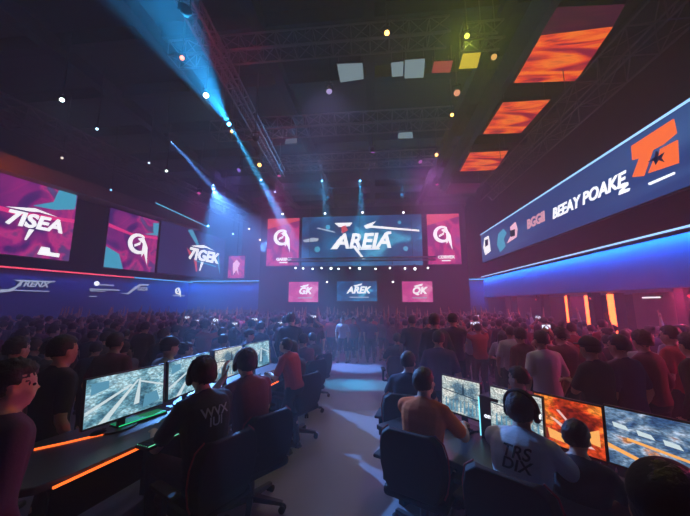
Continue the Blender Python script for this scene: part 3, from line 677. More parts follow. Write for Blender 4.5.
def body_mb(K, ps, fine):
    m = MB(); torso(m, K, 0, ps.get('female', 0))
    m.caps(K['Nb']-K['sp2']*.03, K['hn']+V((0, .005, .02)), .062, .053)
    for s, nm in ((-1, 'L'), (1, 'R')):
        m.caps(K['Nb']-K['sp2']*.015+K['side']*s*.03, K['S'+nm], .055, .052)
        m.caps(K['S'+nm], K['E'+nm], .052, .040); m.caps(K['E'+nm], K['Wr'+nm], .041, .026)
        mid = K['E'+nm].lerp(K['Wr'+nm], .28); m.ell(mid, (.043, .043, .06), (K['Wr'+nm]-K['E'+nm]).to_track_quat('Z', 'Y').to_matrix(), 12, 8)
        fd = (K['Wr'+nm]-K['E'+nm]).normalized(); hd = V(ps.get('hdir'+nm, fd))
        hn = V(ps.get('hnorm'+nm, (s*.9, .2, .1) if abs(fd.z) > .7 else (0, 0, 1)))
        hand(m, K['Wr'+nm], hd, hn, s, ps.get('curl', .6), fine)
        m.caps(K['Hp'+nm], K['Kn'+nm], .083, .052); m.caps(K['Kn'+nm], K['A'+nm], .053, .036)
        c = K['Kn'+nm].lerp(K['A'+nm], .3); m.ell(c-V((0, .012, 0)), (.053, .055, .10), (K['A'+nm]-K['Kn'+nm]).to_track_quat('Z', 'Y').to_matrix(), 12, 8)
        m.caps(K['A'+nm]-V((0, .02, .035)), K['toe'+nm], .036, .028)
    H = K['H']; R = K['HR']; h = lambda x, y, z: H+R @ V((x, y, z))
    m.ell(h(0, -.008, .015), (.077, .094, .098), R, 20, 14); m.ell(h(0, .016, -.045), (.060, .068, .076), R, 16, 12)
    m.ell(h(0, .058, -.095), (.030, .024, .022), R); m.caps(h(0, .084, .002), h(0, .101, -.034), .008, .0115, 8)
    m.caps(h(-.034, .074, .022), h(.034, .074, .022), .016, .016, 8); m.caps(h(-.02, .083, -.066), h(.02, .083, -.066), .009, .009, 8)
    for s in (-1, 1):
        m.ell(h(s*.038, .066, -.03), (.022, .018, .02), R, 10, 8)
        if fine: m.ell(h(s*.079, -.004, -.018), (.009, .019, .031), R @ Matrix.Rotation(s*.35, 3, 'Z'), 10, 8)
        else: m.ell(h(s*.079, -.004, -.018), (.012, .020, .031), R, 8, 6)
    return m
def hair_mb(K, kind):
    H = K['H']; R = K['HR']; m = MB()
    amp = {'short': .06, 'messy': .13, 'curly': .15, 'long': .05, 'bun': .05, 'cap': .02, 'flat': .03}[kind]
    def f(d):
        n = noise.noise(d*5.5+V((3, 1, 7)))*amp+noise.noise(d*15)*amp*.8
        front = d.y; low = d.z
        hairline = .34 if kind != 'curly' else .2
        cov = 1.0
        if front > .35 and low < hairline+.35*(1-front): cov = .86
        elif front > -.1 and low < -.12: cov = .86
        elif low < -.55: cov = .86
        return cov*(1.0+n) if cov < 1 else 1.0+n+(.07 if kind in ('curly', 'messy') else .02)
    m.ell(H+R @ V((0, -.012, .020)), (.088, .106, .112), R, 36, 26, f=f)
    if kind == 'long':
        for x in (-.06, -.02, .02, .06): m.caps(H+R @ V((x, -.07, .03)), H+R @ V((x*1.3, -.085, -.24)), .045, .03, 12)
    if kind == 'bun': m.ell(H+R @ V((0, -.10, .085)), (.045, .045, .045), R)
    return m
def cap_mb(K):
    H = K['H']; R = K['HR']; m = MB()
    m.ell(H+R @ V((0, -.008, .035)), (.092, .112, .098), R, 28, 16, f=lambda d: 1 if d.z > -.02 else .86)
    pts = []
    for k in range(13):
        t = PI*k/12; pts.append((math.cos(t)*.078, .06+math.sin(t)*.11))
    top = [H+R @ V((x, y, .052-.25*(x*x)/.08*.6-.15*max(0, y-.08))) for x, y in pts]; bot = [p-R @ V((0, 0, .008)) for p in top]; n = len(pts)
    m.add(top+bot, [tuple(range(n)), tuple(range(2*n-1, n-1, -1))]+[(i, i+n, (i+1) % n+n, (i+1) % n) for i in range(n)])
    return m
def shirt_mb(K, ps, long=False):
    m = MB(); torso(m, K, .014, ps.get('female', 0), lo=not ps.get('sit'))
    if ps.get('sit'): m.loft([ering(K['P']-K['sp']*.06, K['sp'], V((1, 0, 0)), .16, .125), ering(K['P']+K['sp']*.03, K['sp'], V((1, 0, 0)), .182, .132)])
    m.caps(K['Nb']-K['sp2']*.035, K['Nb']+K['sp2']*.0, .075, .062)
    for s, nm in ((-1, 'L'), (1, 'R')):
        m.caps(K['Nb']-K['sp2']*.03+K['side']*s*.035, K['S'+nm]+K['sp2']*.01, .064, .058)
        e = K['E'+nm] if long else K['S'+nm].lerp(K['E'+nm], .72)
        m.caps(K['S'+nm], e, .061, .055 if long else .060)
        if long: m.caps(K['E'+nm], K['E'+nm].lerp(K['Wr'+nm], .92), .052, .037)
    return m
def trouser_mb(K, ps, shorts=False):
    m = MB(); sp = K['sp']; X = V((1, 0, 0))
    m.loft([ering(K['P']-sp*.11, sp, X, .11, .085), ering(K['P']-sp*.05, sp, X, .165, .12), ering(K['P']+sp*.02, sp, X, .176, .126), ering(K['P']+sp*.07, sp, X, .162, .12)])
    for s, nm in ((-1, 'L'), (1, 'R')):
        m.caps(K['Hp'+nm], K['Kn'+nm], .096, .072)
        if not shorts: m.caps(K['Kn'+nm], K['Kn'+nm].lerp(K['A'+nm], .93), .070, .055)
    return m
def shoes_mb(K, s, nm):
    m = MB()
    for _ in (0,):
        a = K['A'+nm]; m.caps(a-V((0, .03, .038)), K['toe'+nm]+V((0, .01, -.0)), .042, .036); m.box(tuple(a+V((-.04, -.07, -.08))), tuple(a+V((.045, .2, -.05))))
    return m
def bake(mb, name, vox, m_, parent, smooth=2): return remeshed(mb, name, vox, m_, smooth, parent)
def make_person(ps, fine=False, shirt='black', trousers='trouser', hair='short', hairm='hair0', skin='skin0', long=False, shorts=False, headgear=None):
    K = skeleton(ps); vox = .0075 if fine else .017
    mb = body_mb(K, ps, fine); o = bake(mb, 'person', .006 if fine else .017, [M[skin], M['eye'], M['lip']], None, 2)
    # eyes and mouth on the same mesh
    bm = bmesh.new(); bm.from_mesh(o.data); H, R = K['H'], K['HR']
    for f in bm.faces:
        c = R.transposed() @ (f.calc_center_median()-H)
        if c.y > .05 and abs(c.x) < .026 and abs(c.z+.068) < .007: f.material_index = 2
    for s in (-1, 1):
        mx = Matrix.Translation(H+R @ V((s*.032, .077, -.002))) @ R.to_4x4() @ Matrix.Diagonal((.013, .010, .0085, 1))
        r_ = bmesh.ops.create_uvsphere(bm, u_segments=10, v_segments=6, radius=1, matrix=mx)
        for v_ in r_['verts']:
            for f in v_.link_faces: f.material_index = 1; f.smooth = True
    bm.to_mesh(o.data); bm.free()
    sh = bake(shirt_mb(K, ps, long), 'shirt', vox+.002, [M[shirt]], o, 2)
    bake(trouser_mb(K, ps, shorts), 'shorts' if shorts else 'trousers', vox+.003, [M[trousers]], o, 2)
    if fine or not ps.get('sit'): [bake(shoes_mb(K, s, nm), 'shoe', vox+.001, [M['shoe']], o, 1) for s, nm in ((-1, 'L'), (1, 'R'))]
    if headgear == 'cap':
        cap_mb(K).build('cap', M['black'], o, smooth=True); hair = 'flat'
    h = hair_mb(K, hair)
    if hair in ('long', 'bun'): bake(h, 'hair', .009, [M[hairm]], o, 1)
    else: h.build('hair', M[hairm], o, smooth=True)
    return o, K, sh
def relook(root, shirt=None, skin=None, trousers=None):
    """give a copy its own cloth and skin colours without touching the shared mesh"""
    def setm(o, i, m): o.material_slots[i].link = 'OBJECT'; o.material_slots[i].material = m
    if skin: setm(root, 0, M[skin])
    for ch in root.children:
        if shirt and ch.name.startswith('shirt'): setm(ch, 0, M[shirt])
        if trousers and (ch.name.startswith('trousers') or ch.name.startswith('shorts')): setm(ch, 0, M[trousers])
def put(o, x, y, z, facing, s=1., label=None, group=None):
    """facing: compass angle of the person's front, 0 = towards the stage, positive = turned left"""
    o.location = (x, y, z); o.rotation_euler = (0, 0, math.radians(facing)); o.scale = (s, s, s)
    tag(o, label, 'person', group)
    if group is None and 'group' in o: del o['group']
    return o
def place_head(K, x, y, z, facing, s):
    """base point that brings the crown of the head to (x, y, z)"""
    rot = Matrix.Rotation(math.radians(facing), 3, 'Z'); off = rot @ (K['H']*s); return x-off.x, y-off.y
def print_on(shirt, K, txt, size, material, dz=0., shear=.0, lines=None, bvh=None):
    """lettering printed on the back of a shirt: wrapped on to the cloth"""
    bv = BVHTree.FromPolygons([v.co for v in shirt.data.vertices], [tuple(p.vertices) for p in shirt.data.polygons])
    cu = D.curves.new('t', 'FONT'); cu.body = txt; cu.size = size; cu.align_x = 'CENTER'; cu.align_y = 'CENTER'; cu.shear = shear; cu.offset = size*.02; cu.space_line = .75
    o = D.objects.new('t', cu); C.objects.link(o); dg = bpy.context.evaluated_depsgraph_get(); dg.update()
    me = D.meshes.new_from_object(o.evaluated_get(dg), depsgraph=dg); D.objects.remove(o)
    bm = bmesh.new(); bm.from_mesh(me); bmesh.ops.triangulate(bm, faces=bm.faces)
    for _ in range(3):
        bmesh.ops.subdivide_edges(bm, edges=[e for e in bm.edges if e.calc_length() > size*.1], cuts=1); bmesh.ops.triangulate(bm, faces=bm.faces)
    c = K['Cst']+K['sp2']*dz
    for v in bm.verts:
        p = c+V((v.co.x, 0, 0))+K['sp2']*v.co.y
        hit = bv.ray_cast(p-V((0, .6, 0)), V((0, 1, 0)))
        v.co = hit[0]+hit[1]*.006 if hit[0] else p-V((0, .15, 0))
    bm.to_mesh(me); bm.free(); me.materials.clear(); me.materials.append(material)
    q = D.objects.new('shirt_print', me); C.objects.link(q); q.parent = shirt; return q
def headset(K, base, label, col='black', glow=None, s=1.):
    """over-ear headset worn on the head of a person whose object is base"""
    H, R = K['H'], K['HR']; root = empty('headset', (0, 0, 0), 0, label, 'headset')
    root.matrix_world = Matrix.Translation(base.location) @ base.rotation_euler.to_matrix().to_4x4() @ Matrix.Scale(base.scale.x, 4) @ Matrix.Translation(H) @ R.to_4x4()
    rg = []
    for k in range(19):
        t = -.12+(PI+.24)*k/18; c = V((math.cos(t)*.105, -.005, .015+math.sin(t)*.122)); n = V((math.cos(t), 0, math.sin(t)))
        rg.append([c+n*math.cos(a_)*.010+V((0, 1, 0))*math.sin(a_)*.020 for a_ in [2*PI*j/10 for j in range(10)]])
    MB().loft(rg).build('headband', M[col] if col in M else col, root, smooth=True)
    for sx in (-1, 1):
        m = MB(); m.loft([[V((sx*x, -.005+math.cos(t)*r_*.9, -.018+math.sin(t)*r_*1.15)) for t in [2*PI*j/18 for j in range(18)]] for x, r_ in ((.078, .034), (.082, .042), (.100, .043), (.108, .036), (.110, .02))])
        e = m.build('ear_cup', M['black'], root, smooth=True)
        if glow: MB().ell((sx*.111, -.005, -.018), (.004, .018, .018), nu=12, nv=6).build('glow_ring', glow, e, smooth=True)
    return root

# ------------------------------------------------------------------ gaming chair
def chair_proto():
    r = empty('gaming_chair')
    m = MB(); m.box((-.25, -.24, .36), (.25, .27, .445)); s_ = m.build('seat', M['pu'], r, bevel=.035)
    m = MB(); rings = []
    for z, w_, y, t in ((.42, .17, -.21, .04), (.50, .21, -.23, .045), (.62, .235, -.245, .045), (.74, .235, -.26, .04), (.84, .21, -.275, .035), (.89, .15, -.285, .03)):
        rings.append([V((-w_, y-t, z)), V((w_, y-t, z)), V((w_+.03, y+.04, z)), (V((w_*.7, y+t*.6, z))), V((-w_*.7, y+t*.6, z)), V((-w_-.03, y+.04, z))])
    m.loft(rings); b = m.build('backrest', M['pu'], r, smooth=False, bevel=.012)
    for s in (-1, 1):
        m = MB()
        for q in range(5):
            a_, b_ = rings[q], rings[q+1]; i = 5 if s < 0 else 2
            m.tube(a_[i]+V((s*.004, 0, 0)), b_[i]+V((s*.004, 0, 0)), .006, 6)
        m.build('piping', M['chair_red'], b)
    for s in (-1, 1):
        m = MB(); m.box((s*.32-.04, -.18, .58), (s*.32+.04, .10, .61)); m.box((s*.32-.02, -.05, .36), (s*.32+.02, .01, .59)); m.box((min(s*.32, s*.2), -.05, .35), (max(s*.32, s*.2), .01, .38)); m.build('armrest', M['black'], r, bevel=.01)
    m = MB(); m.tube((0, 0, .12), (0, 0, .30), .035, 12); m.tube((0, 0, .30), (0, 0, .36), .022, 12); m.box((-.1, -.12, .33), (.1, .12, .36)); m.build('column', M['metal'], r)
    m = MB(); m.tube((0, 0, .07), (0, 0, .14), .045, 12)
    for k in range(5):
        t = 2*PI*k/5+.3; d = V((math.cos(t), math.sin(t), 0)); sd = V((-d.y, d.x, 0))
        m.loft([[p+sd*a_+V((0, 0, z)) for a_, z in ((-w_, -h_), (w_, -h_), (w_, h_), (-w_, h_))] for p, w_, h_ in ((V((0, 0, .11)), .03, .025), (d*.30+V((0, 0, .075)), .018, .014))])
    m.build('star_base', M['metal'], r)
    for k in range(5):
        t = 2*PI*k/5+.3; d = V((math.cos(t), math.sin(t), 0)); sd = V((-d.y, d.x, 0)); c = d*.30
        m = MB(); m.tube(c-sd*.028+V((0, 0, .03)), c-sd*.006+V((0, 0, .03)), .03, 12); m.tube(c+sd*.006+V((0, 0, .03)), c+sd*.028+V((0, 0, .03)), .03, 12); m.tube(c+V((0, 0, .03)), c+V((0, 0, .075)), .008, 6)
        m.build('caster', M['black'], r, smooth=True)
    return r
chair0 = chair_proto(); chair_used = [False]
def put_chair(x, y, facing, label, s=1., z=PLAT, spin=0.):
    o = chair0 if not chair_used[0] else copy_tree(chair0); chair_used[0] = True
    o.location = (x, y, z); o.rotation_euler = (0, 0, math.radians(facing)); o.scale = (s, s, s); tag(o, label, 'chair', 'gaming chairs along the two desks'); return o

# ------------------------------------------------------------------ desks
LD = PLAT+.80            # left desk top
RD = PLAT+.67            # right desk top
front = [(-2.9, 1.60), (-2.45, 1.58), (-2.10, 1.62), (-1.95, 1.70), (-1.87, 1.86), (-1.71, 2.43), (-1.5, 3.35), (-1.34, 4.2), (-1.2, 5.2)]
back = [(-1.95, 5.32), (-2.1, 4.3), (-2.28, 3.4), (-2.46, 2.6), (-2.62, 2.05), (-2.95, 1.98)]
r = empty('gaming_desk', (-1.9, 3, PLAT), 0, 'long black curved desk with orange edge lighting under the left row of monitors', 'desk')
tl = lambda L_: [(x+1.9, y-3) for x, y in L_]
MB().slab(tl(front+back), LD-PLAT-.045, LD-PLAT).build('desktop', M['desk'], r, bevel=.008)
OG = emat('orange_strip', (1., .13, .02), 2.0)
def ribbon_path(pts, w, z0, z1):
    m = MB()
    rings = []
    for i, p in enumerate(pts):
        a_ = V(pts[max(0, i-1)]); b_ = V(pts[min(len(pts)-1, i+1)]); d = (b_-a_).normalized(); n = V((d.y, -d.x)); p = V(p)
        rings.append([V((p.x+n.x*w0, p.y+n.y*w0, z)) for w0, z in ((-w, z0), (w, z0), (w, z1), (-w, z1))])
    m.loft(rings); return m
fr = tl(front[4:8]); fr[0] = (fr[0][0]-.01, fr[0][1]-.12)
ribbon_path([(x+.008, y) for x, y in fr], .006, LD-PLAT-.026, LD-PLAT-.014).build('edge_light', OG, r)
a = atz(34, 450, LD); b = atz(92, 437, LD); a2 = atz(103, 434.5, LD)
ribbon_path(tl([(a.x, a.y), ((a.x+b.x)/2+.01, (a.y+b.y)/2), (b.x, b.y), (a2.x, a2.y)]), .014, LD-PLAT, LD-PLAT+.006).build('edge_light', OG, r)
for (x0, y0), (x1, y1) in (((-2.75, 1.75), (-2.3, 1.75)), ((-2.3, 3.0), (-1.75, 3.0)), ((-2.0, 4.9), (-1.4, 4.9))):
    MB().box((min(x0, x1)+1.9, y0-3, 0), (max(x0, x1)+1.9, y0-3+.05, LD-PLAT-.045)).build('leg', M['black'], r)
ribbon_path(tl([(-2.5, 2.3), (-2.33, 3.1), (-2.15, 4.0), (-1.98, 5.1)]), .01, .12, LD-PLAT-.045).build('modesty_panel', M['black'], r)
# right desk
rp = V((.64, 3.25)); rq = V((1.78, 1.95)); rd = (rq-rp).normalized(); rn = V((-rd.y, rd.x))     # rn: away from the players
rn = rn if rn.x > 0 else -rn
def RP(t, n): p = rp+rd*t+rn*n; return (p.x, p.y)
r = empty('gaming_desk', (1.2, 2.6, PLAT), 0, 'long black desk under the right row of monitors', 'desk')
tr = lambda L_: [(x-1.2, y-2.6) for x, y in L_]
MB().slab(tr([RP(-.35, -.55), RP(2.3, -.55), RP(2.3, .22), RP(-.35, .22)]), RD-PLAT-.045, RD-PLAT).build('desktop', M['desk'], r, bevel=.008)
for t in (-.2, 1.0, 2.2):
    a = tr([RP(t, -.42), RP(t+.06, -.42), RP(t+.06, .1), RP(t, .1)]); MB().slab(a, 0, RD-PLAT-.045).build('leg', M['black'], r)
MB().slab(tr([RP(-.3, .17), RP(2.25, .17), RP(2.25, .19), RP(-.3, .19)]), .1, RD-PLAT-.045).build('modesty_panel', M['black'], r)

game1 = picmat('game_city', [(.0, (.01, .03, .05)), (.36, (.03, .10, .16)), (.48, (.12, .28, .36)), (.56, (.36, .55, .62)), (.64, (.16, .30, .38)), (1, (.35, .12, .14))], 1.3, (3., 3., 2.2), .9, .35, 8, grain=.4)
game2 = picmat('game_sand', [(.0, (.02, .05, .10)), (.40, (.10, .20, .28)), (.5, (.40, .5, .5)), (.6, (.7, .72, .68)), (1, (.3, .3, .3))], 1.0, (3, 3, 3.), .2, .3, 8, grain=.45)
game3 = picmat('game_fire', [(.0, (.04, .005, .01)), (.38, (.20, .015, .01)), (.48, (.75, .07, .015)), (.58, (1., .30, .04)), (.68, (.3, .04, .03)), (1, (.9, .5, .4))], .95, (1.6, 1.6, 1.4), .8, .5, 7, grain=.5)
game4 = picmat('game_map', [(.0, (.01, .03, .1)), (.40, (.03, .08, .2)), (.5, (.12, .22, .36)), (.57, (.4, .5, .65)), (.64, (.5, .2, .08)), (1, (.1, .1, .2))], 1.0, (3.5, 3.5, 3.2), -.6, .4, 8, grain=.45)
GWL = emat('game_road', (.62, .75, .8), 1.); GWD = emat('game_dark', (.02, .05, .08), 1.); GWB = emat('game_blue', (.10, .30, .45), 1.); GWO = emat('game_amber', (1., .45, .12), 1.); GWP = emat('game_pinkwhite', (.9, .6, .6), .9)
def game_bits(root, w, h, tm, kind):
    """the drawn figures of the running game"""
    q = lambda L_: [(x*w/2, z*h/2) for x, z in L_]; m1, m2 = MB(), MB(); rnd = random.Random(hash(kind) % 97+int(w*100))
    if kind == 1:
        for L_ in ([(-.7, -1), (-.5, -1), (.28, .55), (.22, .55)], [(.15, -.6), (.30, -.6), (.32, .6), (.28, .6)], [(-1, -.35), (-1, -.5), (.1, .35), (.05, .42)], [(.3, .5), (1, .05), (1, -.05), (.3, .42)]): m1.prism(q(L_), -.0045, -.0035, mx=tm)
        for L_ in ([(.4, -.9), (.9, -.7), (.8, -.2), (.45, -.3)], [(-.9, .3), (-.5, .45), (-.5, .8), (-.9, .8)]): m2.prism(q(L_), -.0045, -.0035, mx=tm)
        a_, b_ = GWL, GWB
    elif kind == 2:
        for k in range(9): x = -.8+.2*k; m1.prism(q([(x, -.9), (x+.09, -.9), (x+.07, -.3+.2*rnd.random()), (x+.02, -.3)]), -.0045, -.0035, mx=tm)
        m2.prism(q([(-1, .2), (1, .0), (1, .06), (-1, .26)]), -.0045, -.0035, mx=tm); m2.prism(q([(.1, .1), (.25, .1), (.2, .75), (.15, .75)]), -.0045, -.0035, mx=tm)
        a_, b_ = GWB, GWD
    elif kind == 3:
        m1.prism(q([(-.6, -.35), (-.2, -.45), (.35, -.85), (-.55, -.75)]), -.0045, -.0035, mx=tm); m1.prism(q([(.45, -.2), (.9, .1), (.9, -.55), (.6, -.5)]), -.0045, -.0035, mx=tm)
        m2.prism(q([(-.5, .15), (-.35, .1), (.75, -.7), (.6, -.72), (.0, -.35)]), -.0047, -.0035, mx=tm); m2.prism(q([(-.3, .5), (-.2, .5), (.1, .1), (.0, .1)]), -.0047, -.0035, mx=tm)
        a_, b_ = GWO, GWP
    else:
        for k in range(5): x = -.9+.35*k; m1.prism(q([(x, .5-.1*k), (x+.2, .45-.1*k), (x+.25, .3-.1*k), (x+.02, .33-.1*k)]), -.0045, -.0035, mx=tm)
        m2.prism(q([(-1, -.3), (-.2, -.75), (-.25, -.85), (-1, -.45)]), -.0045, -.0035, mx=tm); m2.prism(q([(-.7, .05), (.9, -.35), (.9, -.42), (-.7, -.05)]), -.0045, -.0035, mx=tm)
        a_, b_ = GWL, GWO
    m1.build('game_figure', a_, root); m2.build('game_figure', b_, root)
def monitor(p, d, w, h, zb, pic, label, deskz, tilt=4):
    """p centre of the panel foot line (x, y), d direction along the panel (2-D), faces the players"""
    d = V((d[0], d[1], 0)).normalized(); root = empty('monitor', (p[0], p[1], deskz), math.atan2(d.y, d.x), label, 'monitor', 'monitors on the gaming desks')
    zc = zb-deskz+h/2; tm = Matrix.Translation((0, 0, zc)) @ Matrix.Rotation(math.radians(-tilt), 4, 'X')
    MB().box((-w/2-.012, .0, -h/2-.018), (w/2+.012, .03, h/2+.012), mx=tm).build('casing', M['casing'], root, bevel=.006)
    MB().box((-w/2, -.003, -h/2), (w/2, .004, h/2), mx=tm).build('display', pic, root)
    game_bits([c_ for c_ in root.children if c_.name.startswith('display')][0], w, h, tm, {game1: 1, game2: 2, game3: 3, game4: 4}[pic])
    MB().box((-w*.2, .03, -h*.25), (w*.2, .06, h*.2), mx=tm).build('rear_housing', M['black'], root, bevel=.01)
    m = MB(); m.box((-.03, .045, .012), (.03, .07, zc)); m.build('stand', M['metal'], root, bevel=.004)
    MB().slab([(math.cos(t)*.13, .06+math.sin(t)*.085) for t in [2*PI*k/20 for k in range(20)]], 0, .014).build('stand_foot', M['metal'], root)
    return root
# left row: the panels' ends, read along the desk
LH = .345
def lmon(xa, ya, xb, yb, pic, lab):
    a = atz(xa, ya, 1.62); b = atz(xb, yb, 1.62); c = (a+b)/2; d = b-a
    return monitor((c.x, c.y), (d.x, d.y), V((d.x, d.y)).length-.03, LH, 1.62-LH, pic, lab, LD)
lmon(85.5, 381, 166, 364.5, game1, 'big bright monitor showing a pale city game, first in the left row')
lmon(169, 363, 211, 352.5, game1, 'second monitor of the left row, half hidden by the player in black')
lmon(215, 351.5, 243, 345.5, game2, 'third monitor of the left row, behind the player with the pale headband')
lmon(245, 345.3, 270, 340.3, game1, 'fourth monitor of the left row, beside the player standing in red')
def rmon(t, w, pic, lab, h=.325, zb=1.155, n=0.):
    c = RP(t, n); return monitor(c, (rd.x, rd.y), w, h, zb, pic, lab, RD, 4)
rmon(.20, .40, game2, 'monitor with a pale battle scene in front of the player in orange', .31, 1.165, .03)
rmon(.72, .40, game2, 'monitor mostly hidden behind the headset of the player in white')
rmon(1.06, .42, game3, 'monitor glowing with a fiery orange game', .33, 1.165, .05)
rmon(1.62, .66, game4, 'blue map game monitor behind the capped head in the corner', .34, 1.17, .05)

# keyboards, mice
def keyboard(x, y, z, rz, base, keys, label, w=.44, d=.14):
    r = empty('keyboard', (x, y, z), rz, label, 'keyboard')
    MB().box((-w/2, -d/2, 0), (w/2, d/2, .022)).build('base', M['black'], r, bevel=.005)
    m = MB(); nx, ny = 15, 5; px, py = (w-.02)/nx, (d-.015)/ny
    for i in range(nx):
        for j in range(ny): m.box((-w/2+.01+i*px+.002, -d/2+.008+j*py+.002, .02), (-w/2+.01+(i+1)*px-.002, -d/2+.008+(j+1)*py-.002, .031))
    m.build('keys', base, r)
    m = MB()
    for j in range(ny): m.box((-w/2+.012, -d/2+.008+j*py-.002, .0215), (w/2-.012, -d/2+.008+j*py+.0025, .0265))
    m.box((-w/2+.01, d/2-.012, .0215), (w/2-.01, d/2-.006, .027)); m.build('backlight', keys, r)
    return r
GR = emat('green_key_light', (.03, .9, .3), 1.1); MC = emat('teal_key_light', (.2, .9, .5), 1.); RK = emat('red_key_light', (1., .06, .03), 2.2)
gk = mat('green_keys', (.03, .2, .1), .5, emis=(.02, .6, .2), estr=.22); rk = mat('red_keys', (.25, .02, .02), .5, emis=(1., .05, .03), estr=.5)
a = atz(112, 427, LD+.02); b = atz(164, 410, LD+.02); c = (a+b)/2
keyboard(c.x, c.y, LD, math.atan2(b.y-a.y, b.x-a.x), gk, GR, 'green backlit keyboard under the first left monitor', (b-a).length-.02, .13)
a = atz(150, 445, LD+.02); b = atz(172, 432, LD+.02); c = (a+b)/2
keyboard(c.x+.02, c.y+.05, LD, math.atan2(.62, .19), M['black'], MC, 'keyboard under the hands of the player in black', .42, .13)
def mouse(x, y, z, rz, m_, label, glow=None):
    r = empty('mouse', (x, y, z), rz, label, 'mouse')
    mb = MB(); mb.ell((0, 0, .012), (.030, .055, .026), None, 20, 12, f=lambda d: 1 if d.z > -.4 else .9); mb.build('shell', m_, r, smooth=True)
    MB().tube((-.004, .028, .036), (.004, .028, .036), .007, 10).build('scroll_wheel', M['metal'], r)
    MB().box((-.0008, .005, .033), (.0008, .05, .037)).build('button_gap', M['black'], r)
    return r
a = atz(98, 435, LD); mouse(a.x, a.y, LD, -.6, M['black'], 'black mouse beside the orange glowing strip on the left desk')
a = atz(178, 408, LD); mouse(a.x, a.y, LD, -.4, mat('teal_lit_shell', (.4, .7, .65), .3, emis=(.2, .8, .6), estr=.5), 'pale teal glowing mouse beyond the green keyboard')
a = atz(560, 464, RD+.02); b = atz(606, 481, RD+.02); c = (a+b)/2; c.x += .03
keyboard(c.x, c.y, RD, math.atan2(b.y-a.y, b.x-a.x), rk, RK, 'red backlit keyboard in front of the fiery game monitor', .36, .13)
a = atz(560, 462, RD); mouse(a.x-.02, a.y-.02, RD, .9, mat('white_lit_shell', (.8, .8, .9), .3, emis=(.6, .7, 1.), estr=1.2), 'glowing white mouse beside the red keyboard')
a = atz(455, 424, RD+.02); keyboard(a.x-.03, a.y-.05, RD, math.atan2(rd.y, rd.x), M['black'], emat('dim_blue_key', (.1, .2, .6), .4), 'dark keyboard under the hands of the player in orange', .36, .13)
# pc tower with a cyan edge beside the white-shirted player's head
c = RP(.50, .10)
r = empty('desktop_computer', (c[0], c[1], RD), math.atan2(rd.y, rd.x), 'small black computer case with a cyan lit edge on the right desk', 'computer')
MB().box((-.09, -.10, 0), (.09, .12, .36)).build('case', M['casing'], r, bevel=.006)
MB().box((-.094, -.105, .02), (-.086, -.095, .34)).build('edge_light', emat('cyan_edge', (.2, .8, 1.), 1.6), r)
font('lettering', 'omix', .055, WHITE, r, T(.01, -.103, .20), 0, .002, .001)

# ------------------------------------------------------------------ players
kb = lambda x, z: V((x, .46, z))
def player(px, py, zc, facing, s, ps, label, hs=None, hscol='black', glow=None, pr=None, chair=None, chair_s=1., base=PLAT, seatoff=.0, **kw):
    o, K, sh = make_person(ps, True, **kw)
    zc = base+s*(K['H'].z+.118)
    h = atz(px, py, zc); x, y = place_head(K, h.x, h.y, zc, facing, s)
    # stand the figure so the crown comes out at zc; the seat follows the hips
    put(o, x, y, base, facing, s, label)
    if hs: headset(K, o, hs, hscol, glow)
    if pr: print_on(sh, K, *pr)
    if chair:
        put_chair(x, y, facing, chair, 1.)
    return o, K
SEAT = .42
sitp = lambda **k: dict(dict(sit=1, seat=SEAT, lean=8, hunch=.1, curl=.9), **k)
lf = 74     # left row players look to the left wall
# left row, nearest first
player(203, 358, 1.76, 62, 1.08, sitp(handL=(-.16, .44, .74), handR=(.16, .47, .74), hdirL=(.1, 1, -.25), hdirR=(-.1, 1, -.25), yaw=-6, pitch=-6), 'seated player in black printed jersey and headset, first in the left row', hs='black headset on the player in the black printed jersey', pr=('WVX\nIUI', .085, M['print_w'], .03), chair='dark gaming chair under the player in the black printed jersey', shirt='black', hair='messy')
player(246, 349.5, 1.76, 55, 1.08, sitp(lean=12, handL=(-.10, .35, 1.02), handR=(.15, .42, .78), yaw=-12, pitch=-10, hdirL=(0, .3, 1)), 'seated player in maroon shirt raising a hand, second in the left row', hs='headset with pale headband on the second left player', hscol='print_w', chair='dark gaming chair under the second player of the left row', shirt='maroon', hair='messy')
o, K, sh = make_person(dict(lean=14, hunch=.15, neck=.2, handL=(-.12, .42, 1.12), handR=(.12, .42, 1.12), pitch=-18, curl=1.), True, shirt='red', hair='short')
h = atz(277, 338, PLAT+.82*(K['H'].z+.118)); x, y = place_head(K, h.x, h.y, 0, 70, .82); put(o, x, y, PLAT, 70, .82, 'player in bright red shirt leaning over the far end of the left desk')
o.location.x += .12
# right row
player(424, 368, 1.77, -28, 1.0, sitp(seat=.41, lean=6, handR=(.22, .46, .76), handL=(-.02, .48, .76), yaw=-14, pitch=-8, hdirR=(0, 1, -.2), hdirL=(0, 1, -.2)), 'seated player in orange shirt watching the pale battle monitor', chair='gaming chair carrying the player in orange', shirt='orange', hair='short', skin='skin0')
player(520, 391, 1.77, -38, .99, sitp(seat=.40, lean=10, hunch=.18, handR=(.26, .50, .72), handL=(.0, .5, .76), yaw=-6, pitch=-14, hdirR=(0, 1, -.15), hdirL=(0, 1, -.2)), 'seated player in white shirt with black back print and large headset', hs='large black headset on the player in white', glow=emat('headset_glow', (.9, .95, 1), 1.5), pr=('TRS\nDIX', .095, M['print_k'], .045, .2), chair='gaming chair with red piping behind the player in white', shirt='white', hair='short')
